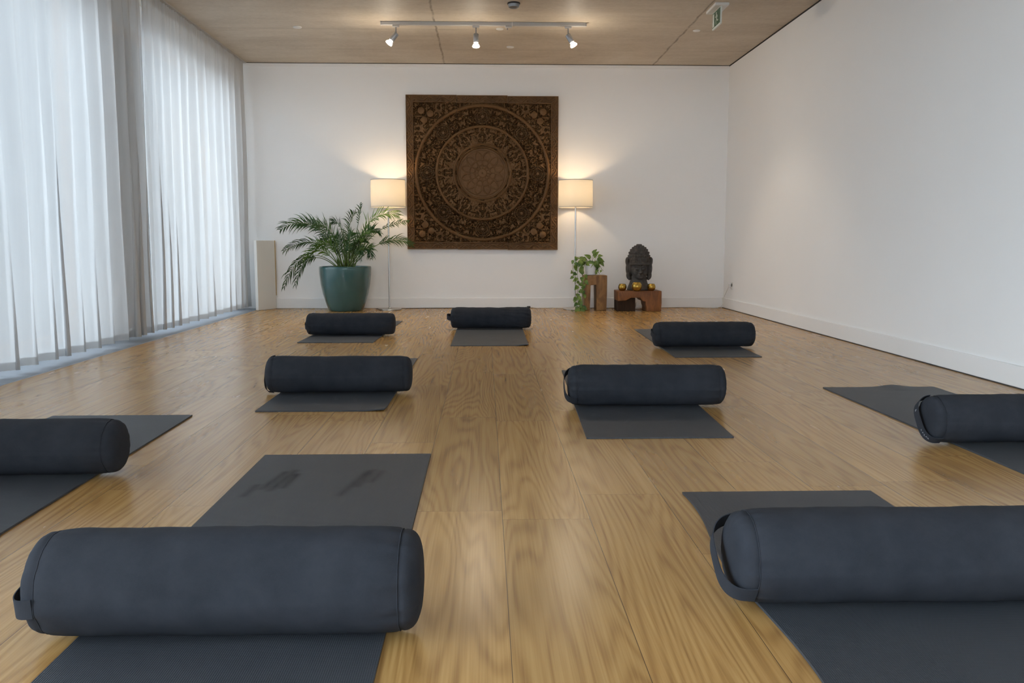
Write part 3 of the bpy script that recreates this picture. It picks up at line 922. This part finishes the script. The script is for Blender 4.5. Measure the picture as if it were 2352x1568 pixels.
for k in range(13):
    a = rp.uniform(0, 2 * PI); rad = rp.uniform(0.02, 0.11)
    hh = rp.uniform(0.20, 0.52); out = rp.uniform(0.05, 0.26)
    b = Vector((rad * math.cos(a), rad * math.sin(a) * 0.9, 0.465))
    o2 = Vector((math.cos(a), math.sin(a) * 0.55, 0))
    frond([b, b + o2 * 0.03 + Vector((0, 0, hh * 0.6)), b + o2 * out * 0.7 + Vector((0, 0, hh)), b + o2 * out * 1.5 + Vector((0, 0, hh * 0.92))], 16, 0.13, 200 + k, M_PALMB if k % 3 == 0 else M_PALM, 0.35)
for k in range(14):
    a = rp.uniform(0, 2 * PI); rad = rp.uniform(0.0, 0.12)
    b = Vector((rad * math.cos(a) + 0.01, rad * math.sin(a), 0.462))
    o2 = Vector((rp.uniform(-0.10, 0.10), rp.uniform(-0.08, 0.08), rp.uniform(0.16, 0.32)))
    pts = bez([b, b + o2 * 0.5 + Vector((0, 0, 0.02)), b + o2], 8)
    MB().tube(pts, [0.009 * (1 - 0.75 * i / 8) for i in range(9)], 6).build('stem', M_PALMB if k % 2 else M_STEM, palm)

# ------------------------------------------------------------------ wooden stool with the trailing plant
st = thing('wooden_stool', 'tall slotted brown wooden stool under the trailing plant', 'stool', (1.283, 10.16, 0))
def soften(mb, seed, amp=0.004):
    mb.v = [tuple(Vector(p) + Vector((mnoise.noise(Vector(p) * 9 + Vector((seed, 0, 0))), mnoise.noise(Vector(p) * 9 + Vector((0, seed, 3))), 0)) * amp) for p in mb.v]
    return mb
def subdiv_box(x0, x1, y0, y1, z0, z1, bev, seed, amp=0.005, cuts=6):
    bm = bmesh.new()
    bmesh.ops.create_cube(bm, size=1.0)
    for v in bm.verts: v.co = ((x0 + x1) / 2 + v.co.x * (x1 - x0), (y0 + y1) / 2 + v.co.y * (y1 - y0), (z0 + z1) / 2 + v.co.z * (z1 - z0))
    bmesh.ops.bevel(bm, geom=bm.edges[:], offset=bev, segments=3, affect='EDGES', profile=0.6)
    bmesh.ops.subdivide_edges(bm, edges=[e for e in bm.edges if e.calc_length() > 0.04], cuts=cuts, use_grid_fill=True)
    for v in bm.verts:
        q = Vector((v.co.x * 8 + seed, v.co.y * 8, v.co.z * 8))
        k = 0.0 if v.co.z < z0 + bev else 1.0
        v.co += Vector((mnoise.noise(q), mnoise.noise(q + Vector((9, 0, 0))), mnoise.noise(q + Vector((0, 9, 0))) * k)) * amp
    return MB().bm(bm)
def carved_block(outline, y0, y1, bev, seed, amp, mat_, name, parent):
    """one solid block: outline in x-z pushed back along y, edges eased, faces slightly uneven"""
    bm = bmesh.new()
    vs = [bm.verts.new((x, y0, z)) for x, z in outline]
    f = bm.faces.new(vs)
    r = bmesh.ops.extrude_face_region(bm, geom=[f])
    for v in r['geom']:
        if isinstance(v, bmesh.types.BMVert): v.co.y = y1
    bmesh.ops.recalc_face_normals(bm, faces=bm.faces[:])
    bmesh.ops.bevel(bm, geom=bm.edges[:], offset=bev, segments=3, affect='EDGES', profile=0.6)
    bmesh.ops.triangulate(bm, faces=[f for f in bm.faces if len(f.verts) > 4])
    for v in bm.verts:
        q = Vector((v.co.x * 8 + seed, v.co.y * 8, v.co.z * 8))
        if v.co.z > 0.02: v.co += Vector((mnoise.noise(q), mnoise.noise(q + Vector((9, 0, 0))), mnoise.noise(q + Vector((0, 9, 0))))) * amp
    return MB().bm(bm).build(name, mat_, parent, angle=50)
carved_block([(-0.132, 0.0), (-0.064, 0.0), (-0.060, 0.15), (-0.056, 0.296), (0.006, 0.300), (0.010, 0.15), (0.012, 0.0), (0.130, 0.0), (0.134, 0.2), (0.133, 0.408), (0.0, 0.410), (-0.133, 0.407), (-0.130, 0.2)],
             -0.12, 0.12, 0.008, 1, 0.004, M_STOOL, 'body', st)

po = thing('trailing_pothos', 'light green trailing plant in a small white pot on the tall stool', 'potted plant', (1.235, 10.13, 0.412))
MB().lathe([(0, 0), (0.055, 0), (0.060, 0.004), (0.076, 0.122), (0.077, 0.130), (0.072, 0.130), (0.066, 0.108), (0, 0.108)], 48).build('pot', M_CERAM, po)
MB().lathe([(0.068, 0.110), (0.03, 0.118), (0, 0.120)], 24).build('soil', M_SOIL, po)

def leaf_mesh(mb, p, d, nrm, ln, wd, mi=0, cup=0.25):
    d = d.normalized(); s = d.cross(nrm).normalized(); n_ = s.cross(d).normalized()
    rows = [(-0.06, 0.30, 0.0), (0.08, 0.86, .0), (0.25, 1.0, 0.02), (0.45, 0.88, 0.0), (0.65, 0.62, -0.05), (0.84, 0.30, -0.12), (1.0, 0.01, -0.2)]
    vs, fs = [], []
    for (t, w, z) in rows:
        w *= wd / 2
        c = p + d * (max(t, 0.0) * ln) + n_ * (z * ln)
        e = p + d * (t * ln) + n_ * (z * ln)
        vs += [e - s * w + n_ * w * cup, c - s * w * .5 + n_ * w * cup * .25, c, c + s * w * .5 + n_ * w * cup * .25, e + s * w + n_ * w * cup]
    for i in range(len(rows) - 1):
        for k in range(4):
            a = i * 5 + k
            fs.append((a, a + 1, a + 6, a + 5))
    mb.add(vs, fs, mi)

def vine(pts, nleaf, size, seed, first=0.1, up=(0, -0.4, 1)):
    rnd = random.Random(seed)
    P = spline(pts, 8)
    mb = MB().tube(P, 0.0022, 5, mi=1)
    for j in range(nleaf):
        t = first + (1 - first) * (j + 0.5) / nleaf
        i = min(len(P) - 2, int(t * (len(P) - 1)))
        p = P[i]
        out = Vector((rnd.uniform(-1, 1), rnd.uniform(-1, 0.25), rnd.uniform(-0.5, 0.3))).normalized()
        q = p + out * rnd.uniform(0.012, 0.03)
        mb.tube([p, (p + q) / 2 + Vector((0, 0, 0.006)), q], 0.0013, 4, mi=1)
        d = (out * 0.6 + Vector((0, -0.15, -0.9 * rnd.uniform(0.2, 1)))).normalized()
        s = size * rnd.uniform(0.75, 1.2)
        n_ = Vector((rnd.uniform(-.5, .5), -1, rnd.uniform(0, .9))).normalized()
        if abs(d.dot(n_)) > 0.9: n_ = Vector((0.7, -0.3, 0.6))
        leaf_mesh(mb, q, d, n_, s, s * 0.78)
    return mb.build('vine', [M_POTH, M_STEM], po, angle=None)
zf = -0.412
vine([(-0.03, -0.01, 0.115), (-0.06, -0.03, 0.19), (-0.12, -0.06, 0.15), (-0.165, -0.08, 0.02), (-0.15, -0.09, -0.10), (-0.165, -0.10, -0.22), (-0.15, -0.12, -0.33), (-0.12, -0.14, zf + 0.02)], 20, 0.062, 1)
vine([(-0.02, 0.0, 0.115), (-0.06, -0.03, 0.16), (-0.10, -0.09, 0.06), (-0.105, -0.12, -0.06), (-0.115, -0.145, -0.18), (-0.10, -0.15, -0.28), (-0.13, -0.16, -0.38), (-0.16, -0.17, zf + 0.012)], 20, 0.066, 2)
vine([(-0.03, 0.01, 0.115), (-0.09, 0.0, 0.20), (-0.17, -0.03, 0.20), (-0.215, -0.05, 0.12), (-0.205, -0.05, 0.02), (-0.19, -0.06, -0.10)], 11, 0.06, 3)
vine([(-0.14, -0.13, -0.30), (-0.15, -0.15, -0.37), (-0.19, -0.17, zf + 0.008), (-0.25, -0.18, zf + 0.006)], 6, 0.05, 4, 0.0)
vine([(0.03, 0.0, 0.115), (0.07, -0.01, 0.16), (0.10, -0.02, 0.10), (0.085, -0.03, 0.04), (0.10, -0.035, 0.01)], 4, 0.05, 6)
vine([(0.02, -0.02, 0.115), (0.09, -0.03, 0.12), (0.12, -0.05, 0.07), (0.14, -0.05, 0.05)], 2, 0.03, 7, 0.3)
top = MB()
rl = random.Random(12)
for (dx, dz, s, tx, tz) in ((-0.01, 0.19, .085, -.5, .4), (0.03, 0.21, .09, .4, .6), (0.07, 0.18, .095, .9, -.2), (0.10, 0.155, .08, .7, -.6), (0.0, 0.165, .10, -.2, -.7), (-0.05, 0.18, .08, -.8, .1),
                           (0.04, 0.16, .09, .2, -.6), (-0.07, 0.15, .08, -.6, -.5), (-0.11, 0.16, .075, -.7, -.4), (0.06, 0.145, .07, .5, -.8), (0.02, 0.245, .07, .5, .8), (-0.03, 0.145, .08, 0, -.9), (0.085, 0.215, .06, .9, .2)):
    yy = rl.uniform(-0.07, 0.04)
    p = Vector((dx, yy, dz))
    top.tube(bez([(dx * 0.3, yy * 0.4, 0.112), (dx * 0.5, yy * 0.7, dz * 0.9), p], 6), 0.0018, 5, mi=1)
    leaf_mesh(top, p, Vector((tx, rl.uniform(-.4, .1), tz)), Vector((rl.uniform(-.3, .3), -0.8, 0.7)), s, s * 0.78)
top.build('foliage', [M_POTH, M_STEM], po, angle=None)

# ------------------------------------------------------------------ low bench, stone head and gold tea light bowls
be = thing('wooden_bench', 'low reddish-brown carved wooden bench under the stone head', 'bench', (1.775, 10.04, 0))
carved_block([(-0.252, 0.120), (-0.165, 0.124), (-0.105, 0.156), (-0.03, 0.160), (0.005, 0.158), (0.030, 0.122), (0.064, 0.118), (0.070, 0.075), (0.082, 0.04), (0.080, 0.0), (0.248, 0.0), (0.252, 0.10), (0.250, 0.236), (0.0, 0.2355), (-0.252, 0.236)],
             -0.155, 0.165, 0.007, 4, 0.004, M_BENCH, 'body', be)
subdiv_box(-0.249, -0.045, -0.120, 0.165, 0.0, 0.152, 0.006, 6, 0.003).build('leg', M_BENCHD, be)['label'] = 'recessed left leg, shade painted into its wood'

def stone_head():
    mb = MB()
    E = mb.ellipsoid
    E((0, 0.005, 0.375), (0.120, 0.122, 0.140), 32, 20)
    E((0, -0.022, 0.232), (0.090, 0.098, 0.118), 32, 20)
    E((0, -0.065, 0.170), (0.060, 0.050, 0.050)); E((0, -0.098, 0.148), (0.030, 0.022, 0.020))
    for s in (-1, 1):
        E((s * 0.048, -0.082, 0.205), (0.036, 0.032, 0.042))
        E((s * 0.037, -0.112, 0.246), (0.023, 0.012, 0.011))             # lids
        for k in range(7):                                               # brows
            a = k / 6
            E((s * (0.010 + 0.060 * a), -0.118 + 0.028 * a * a, 0.268 + 0.012 * math.sin(PI * a * 0.9)), (0.010, 0.008, 0.006), 10, 6)
        E((s * 0.012, -0.124, 0.203), (0.011, 0.012, 0.010), 12, 8)      # nostrils
        E((s * 0.013, -0.114, 0.182), (0.017, 0.012, 0.0065), 12, 8)     # lips
        E((s * 0.010, -0.113, 0.170), (0.015, 0.012, 0.0065), 12, 8)
        E((s * 0.105, 0.015, 0.27), (0.036, 0.055, 0.11))                # side hair
        E((s * 0.138, -0.005, 0.335), (0.022, 0.034, 0.050)); E((s * 0.140, -0.012, 0.350), (0.020, 0.022, 0.030))
        E((s * 0.134, -0.008, 0.255), (0.021, 0.028, 0.075)); E((s * 0.126, -0.012, 0.175), (0.023, 0.026, 0.048))
        E((s * 0.112, -0.015, 0.145), (0.020, 0.022, 0.030))
    E((0, -0.126, 0.222), (0.010, 0.014, 0.036), 12, 10); E((0, -0.132, 0.205), (0.011, 0.013, 0.012), 12, 8)
    E((0, -0.120, 0.286), (0.007, 0.006, 0.007), 8, 6)
    mb.lathe([(0, 0.0), (0.132, 0.0), (0.134, 0.012), (0.120, 0.045), (0.104, 0.085), (0.092, 0.13), (0.085, 0.20), (0, 0.24)], 32, (0, 0.01, 0))
    # diadem with small ornaments and rows of curls
    for k in range(25):
        a = PI * (0.02 + 0.96 * k / 24)
        x, y_ = 0.112 * math.cos(a), -0.118 * math.sin(a)
        E((x, y_, 0.302), (0.012, 0.010, 0.012), 8, 6); E((x * 1.02, y_ * 1.02, 0.325), (0.010, 0.009, 0.010), 8, 6)
        if k % 4 == 0: E((x * 1.04, y_ * 1.04, 0.348), (0.018, 0.012, 0.022), 10, 8)
    for r_, (q, n) in enumerate(((0.15, 24), (0.42, 22), (0.68, 19), (0.92, 15), (1.15, 10))):
        for k in range(n):
            a = 2 * PI * (k + 0.5 * (r_ % 2)) / n
            rr = math.cos(q)
            E((0.120 * rr * math.cos(a), 0.005 + 0.122 * rr * math.sin(a), 0.375 + 0.140 * math.sin(q)), (0.0145, 0.0145, 0.016), 8, 6)
    mb.lathe([(0, 0.48), (0.052, 0.49), (0.050, 0.508), (0.034, 0.520), (0.031, 0.533), (0.0, 0.534)], 20, (0, 0.005, 0))
    o = mb.build('stone_head_statue', M_STONE, loc=(1.792, 10.085, 0.2365), angle=None)
    m = o.modifiers.new('Remesh', 'REMESH'); m.mode = 'VOXEL'; m.voxel_size = 0.0045; m.use_smooth_shade = True
    s = o.modifiers.new('Smooth', 'SMOOTH'); s.factor = 0.5; s.iterations = 2
    return tag(o, 'dark stone carved head with curled hair and long ears on the low bench', 'statue')
stone_head()

def gold_bowl(label, x, y, r, h):
    o = thing('gold_candle_bowl', label, 'candle holder', (x, y, 0.237), 0, 'round gold candle bowls on the bench')
    pr = [(0, 0.0), (r * 0.55, 0.0), (r * 0.80, h * 0.12), (r * 0.97, h * 0.35), (r, h * 0.52), (r * 0.95, h * 0.74), (r * 0.80, h * 0.93), (r * 0.72, h), (r * 0.69, h * 0.99), (r * 0.76, h * 0.92), (r * 0.90, h * 0.72), (r * 0.94, h * 0.5), (r * 0.75, h * 0.15), (0, h * 0.08)]
    MB().lathe(pr, 40).build('bowl', M_GOLD, o)
    MB().lathe([(0, h * 0.09), (r * 0.42, h * 0.09), (r * 0.42, h * 0.26), (r * 0.38, h * 0.28), (0, h * 0.27)], 24).build('tea_light', M_CERAM, o)
    return o
gold_bowl('small gold candle bowl at the left end of the bench', 1.582, 9.955, 0.0475, 0.078)
gold_bowl('largest gold candle bowl in front of the stone head', 1.738, 9.895, 0.0585, 0.098)
gold_bowl('small gold candle bowl at the right of the stone head', 1.918, 9.955, 0.0475, 0.078)

# power strip and leads behind and under the bench
ps = thing('power_strip', 'white power strip on the floor seen through the bench opening', 'power strip', (1.90, 10.36, 0))
MB().box(-0.13, 0.13, -0.028, 0.028, 0.0, 0.045, 0.006).build('body', M_WHITEP, ps)
for k in range(3):
    MB().lathe([(0, 0.0), (0.018, 0.0), (0.019, 0.028), (0.010, 0.036), (0, 0.036)], 20, (-0.08 + 0.08 * k, 0, 0.045)).build('plug', M_WHITEP if k != 1 else M_BLACK, ps)
ld = MB().tube(spline([(1.745, 10.25, 0.005), (1.735, 10.245, 0.05), (1.75, 10.24, 0.085), (1.785, 10.24, 0.075), (1.79, 10.245, 0.03), (1.765, 10.25, 0.006), (1.80, 10.255, 0.005), (1.84, 10.26, 0.006), (1.80, 10.27, 0.006), (1.77, 10.265, 0.05), (1.76, 10.26, 0.10)], 8), 0.0050, 8)
tag(ld.build('coiled_lead', M_WHITEP), 'white coiled lead in the opening of the low bench', 'cable')

# ------------------------------------------------------------------ cords along the back wall and the socket
cb = thing('lamp_cord', 'thin black cord along the back baseboard from the left lamp', 'cable', (0, 10.43, 0))
MB().tube(spline([(-1.27, -0.17, 0.012), (-1.292, -0.13, 0.006), (-1.28, -0.085, 0.005), (-1.20, -0.055, 0.004), (-1.05, -0.03, 0.004), (-0.7, 0.008, 0.004), (-0.3, 0.0, 0.006), (0.1, 0.012, 0.004), (0.4, 0.005, 0.005), (0.505, 0.0, 0.014)], 8), 0.0034, 8).build('cord', M_BLACK, cb)
MB().box(0.505, 0.545, -0.012, 0.012, 0.004, 0.026, 0.004).build('plug', M_BLACK, cb)
cw = MB().tube(spline([(0.56, 10.428, 0.014), (0.62, 10.42, 0.006), (0.80, 10.435, 0.005), (1.0, 10.43, 0.005), (1.3, 10.44, 0.005), (1.7, 10.43, 0.005), (2.1, 10.43, 0.006), (2.45, 10.425, 0.012), (2.65, 10.40, 0.006), (2.82, 10.39, 0.008), (2.868, 10.36, 0.05), (2.870, 10.33, 0.13), (2.874, 10.25, 0.20), (2.872, 10.16, 0.262)], 8), 0.0036, 8)
tag(cw.build('extension_cord', M_WHITEP), 'white cord along the back baseboard up to the wall socket', 'cable')
cb2 = MB().tube(spline([(1.09, 10.36, 0.022), (1.18, 10.385, 0.006), (1.30, 10.395, 0.005), (1.45, 10.40, 0.004), (1.60, 10.395, 0.004), (1.70, 10.375, 0.012)], 8), 0.0032, 8)
tag(cb2.build('lamp_cord', M_BLACK), 'thin black cord from the right lamp behind the stool to the bench', 'cable')
so = thing('wall_socket', 'white socket low on the right wall near the corner', 'socket', (XR, 10.10, 0.285))
MB().box(-0.010, -0.001, -0.041, 0.041, -0.041, 0.041, 0.003).build('faceplate', M_WHITEP, so)
MB().box(-0.040, -0.010, 0.0, 0.036, -0.022, 0.016, 0.005).build('plug', M_WHITEP, so)
MB().lathe([(0.020, 0), (0.018, 0.004), (0, 0.004)], 20, mat=Matrix.Translation((-0.0095, -0.018, 0.008)) @ Matrix.Rotation(-PI / 2, 4, 'Y')).build('outlet', M_DARK, so)

# ------------------------------------------------------------------ white board by the curtain corner
A_, B_ = Vector((-2.640, 10.16)), Vector((-2.492, 10.445))
dv = (B_ - A_); ang = math.atan2(dv.y, dv.x)
wb = thing('white_board', 'tall narrow white board standing in the corner beside the curtain', 'board', (A_.x, A_.y, 0), ang)
LB = dv.length
MB().box(0, LB - 0.012, 0.0, 0.042, 0.002, 0.812, 0.002, 1).build('board', M_BOARD, wb, smooth=False)
MB().box(LB - 0.012, LB - 0.002, 0.0, 0.042, 0.16, 0.812).build('edge_strip', M_BRASS, wb, smooth=False)

# ------------------------------------------------------------------ ceiling fittings
tr = thing('track_rail', 'white lighting track on the concrete ceiling', 'lighting track', (0, 8.53, ZC))
MB().box(-0.975, 0.968, -0.018, 0.018, -0.034, -0.0005, 0.003, 1).build('rail', M_RAIL, tr, smooth=False)
for xa_ in (-0.982, 0.968): MB().box(xa_, xa_ + 0.007, -0.019, 0.019, -0.035, 0).build('end_cap', M_RAIL, tr, smooth=False)
MB().box(0.262, 0.268, -0.0195, 0.0195, -0.036, 0).build('joint_clip', M_WHITEP, tr, smooth=False)
MB().box(0.20, 0.262, -0.016, 0.016, -0.052, -0.034, 0.004, 1).box(0.215, 0.225, -0.006, 0.006, -0.072, -0.05).build('empty_adapter', M_RAIL, tr, smooth=False)

def spotlight(label, x, tilt, ty):
    sp = thing('track_spotlight', label, 'spotlight', (x, 8.53, ZC - 0.0345), 0, 'silver spotlights on the ceiling track')
    MB().box(-0.032, 0.032, -0.016, 0.016, -0.018, 0.0, 0.003, 1).build('adapter', M_RAIL, sp, smooth=False)
    MB().lathe([(0, -0.085), (0.0065, -0.085), (0.0065, -0.018), (0, -0.018)], 12).build('stem', M_ALU, sp)
    Mx = Matrix.Translation((0, 0, -0.084)) @ Matrix.Rotation(tilt, 4, 'Y') @ Matrix.Rotation(ty, 4, 'X')
    MB().lathe([(0, 0.010), (0.022, 0.010), (0.0255, 0.006), (0.0255, -0.070), (0.0235, -0.074), (0, -0.074)], 28, mat=Mx).build('housing', M_ALU, sp)
    bu = MB().lathe([(0.010, -0.074), (0.018, -0.080), (0.031, -0.098), (0.035, -0.108), (0.0345, -0.112)], 28, mat=Mx).build('bulb', M_SPOTN, sp)
    MB().lathe([(0.0345, -0.112), (0.032, -0.115), (0.020, -0.118), (0, -0.119)], 28, mat=Mx).build('lens', M_SPOTG, bu)
    li = bpy.data.lights.new('spot_beam', 'SPOT')
    li.energy = 25; li.color = (1.0, 0.86, 0.68); li.spot_size = R(80); li.spot_blend = 0.6; li.shadow_soft_size = 0.03
    lo = bpy.data.objects.new('spot_beam', li); COL.objects.link(lo)
    lo.parent = sp
    lo.matrix_local = Mx @ Matrix.Translation((0, 0, -0.155))
    return sp
spotlight('lit silver spotlight on the track, tilted to the left', -0.838, R(38), R(-6))
spotlight('lit silver spotlight on the track, pointing straight down', -0.079, R(0), R(-6))
spotlight('lit silver spotlight on the track, tilted to the right', 0.800, R(-30), R(-6))

sd = thing('smoke_detector', 'round grey detector on the ceiling in front of the track', 'smoke detector', (0.259, 7.86, ZC))
MB().lathe([(0, -0.042), (0.035, -0.042), (0.046, -0.036), (0.052, -0.012)], 32).build('housing', M_ALU, sd)
MB().lathe([(0.052, -0.012), (0.056, -0.012), (0.056, 0.0)], 32).build('mounting_ring', M_DARK, sd)
def disc(label, x, y, r):
    o = MB().lathe([(0, -0.010), (r * 0.85, -0.009), (r, -0.005), (r, 0.0)], 28).build('ceiling_disc', M_WHITEP, loc=(x, y, ZC))
    tag(o, label, 'ceiling disc', 'small white discs in the ceiling')
disc('small white ceiling disc between the curtain and the track', -1.815, 8.77, 0.043)
disc('small white ceiling disc just beyond the middle of the track', 0.152, 8.78, 0.038)
disc('small white ceiling disc nearest the back wall', 0.278, 9.57, 0.040)
disc('small white ceiling disc beside the exit sign', 2.096, 8.79, 0.036)

ex = thing('exit_sign', 'green and white emergency exit sign hanging under the ceiling', 'exit sign', (2.075, 7.93, ZC))
MB().box(-0.062, 0.062, -0.155, 0.165, -0.024, 0.0, 0.003, 1).build('bracket', M_WHITEP, ex, smooth=False)
MB().box(-0.007, 0.007, -0.125, 0.145, -0.172, -0.024, 0.001, 1).build('sign_panel', M_SIGNW, ex, smooth=False)
MB().box(-0.0082, -0.0070, -0.118, 0.138, -0.158, -0.030).build('green_field', M_GREEN, ex, smooth=False)
pm = MB()
TX = Matrix(((0, 0, 1, -0.0092), (1, 0, 0, 0), (0, 1, 0, 0), (0, 0, 0, 1)))        # (a, b) -> (y, z) on the face
pm.box(-0.0092, -0.0082, 0.075, 0.128, -0.152, -0.110).box(-0.0092, -0.0082, 0.080, 0.124, -0.110, -0.040)
pm.build('door_symbol', M_SIGNW, ex, smooth=False)
pm = MB()
def stroke(a, b, w):
    a, b = Vector((a[0], a[1])), Vector((b[0], b[1]))
    t_ = (b - a).normalized(); q = Vector((-t_.y, t_.x)) * w / 2
    pm.prism([tuple(a - q), tuple(b - q), tuple(b + q), tuple(a + q)], 0.0, 0.001, mat=TX)
# running figure and arrow
pm.prism([(0.010 + 0.012 * math.cos(k * PI / 6), -0.052 + 0.012 * math.sin(k * PI / 6)) for k in range(12)], 0, 0.001, mat=TX)
for a, b, w in (((0.006, -0.068), (-0.012, -0.102), 0.022), ((-0.012, -0.102), (0.020, -0.118), 0.011), ((0.020, -0.118), (0.012, -0.148), 0.010), ((-0.012, -0.104), (-0.036, -0.124), 0.011), ((-0.036, -0.124), (-0.058, -0.120), 0.009),
                ((0.008, -0.070), (0.034, -0.086), 0.008), ((0.034, -0.086), (0.044, -0.074), 0.007), ((0.002, -0.068), (-0.026, -0.076), 0.008), ((-0.026, -0.076), (-0.034, -0.094), 0.007)):
    stroke(a, b, w)
pm.build('running_figure', M_SIGNW, ex, smooth=False)

# ------------------------------------------------------------------ light
w = bpy.data.worlds.new('overcast_sky'); scene.world = w
w.use_nodes = True
bg = w.node_tree.nodes['Background']
bg.inputs[0].default_value = (0.78, 0.875, 1.0, 1); bg.inputs[1].default_value = 11.0

# the window openings guide the sampling of the sky (portals give off no light of their own)
def sky_portal(loc, rot, sx, sy):
    li = bpy.data.lights.new('sky_portal', 'AREA')
    li.shape = 'RECTANGLE'; li.size = sx; li.size_y = sy
    li.cycles.is_portal = True
    lo = bpy.data.objects.new('sky_portal', li); COL.objects.link(lo)
    lo.location = loc; lo.rotation_euler = rot
for ya_, yb_ in ((W1A, W1B), (W2A, W2B)):
    sky_portal((XL - 0.26, (ya_ + yb_) / 2, (ZS + ZH) / 2), (0, -PI / 2, 0), ZH - ZS, yb_ - ya_)
sky_portal(((F3[0] + F3[1]) / 2, YF - 0.21, (F3[2] + F3[3]) / 2), (PI / 2, 0, PI), F3[1] - F3[0], F3[3] - F3[2])

# ------------------------------------------------------------------ camera
yaw, pit = math.radians(1.773), math.atan(227 / 1990)
ct, st_, cp, sp_ = math.cos(yaw), math.sin(yaw), math.cos(pit), math.sin(pit)
Rv, Fv, Uv = Vector((ct, -st_, 0)), Vector((st_ * cp, ct * cp, -sp_)), Vector((st_ * sp_, ct * sp_, cp))
cam = bpy.data.cameras.new('camera'); co = bpy.data.objects.new('camera', cam); COL.objects.link(co)
mw = Matrix((Rv, Uv, -Fv)).transposed().to_4x4(); mw.translation = (0, 0, 0.787)
co.matrix_world = mw
cam.sensor_width = 36; cam.lens = 36 * 1990 / 2352; cam.clip_start = 0.05; cam.clip_end = 300
scene.camera = co

vs_ = scene.view_settings
vs_.view_transform = 'Standard'; vs_.look = 'None'; vs_.exposure = 0.40; vs_.gamma = 1.0; vs_.use_curve_mapping = False
cy_ = scene.cycles
cy_.use_denoising = True
cy_.sample_clamp_indirect = 4.0; cy_.sample_clamp_direct = 8.0
cy_.max_bounces = 12; cy_.diffuse_bounces = 6; cy_.glossy_bounces = 5; cy_.transparent_max_bounces = 16
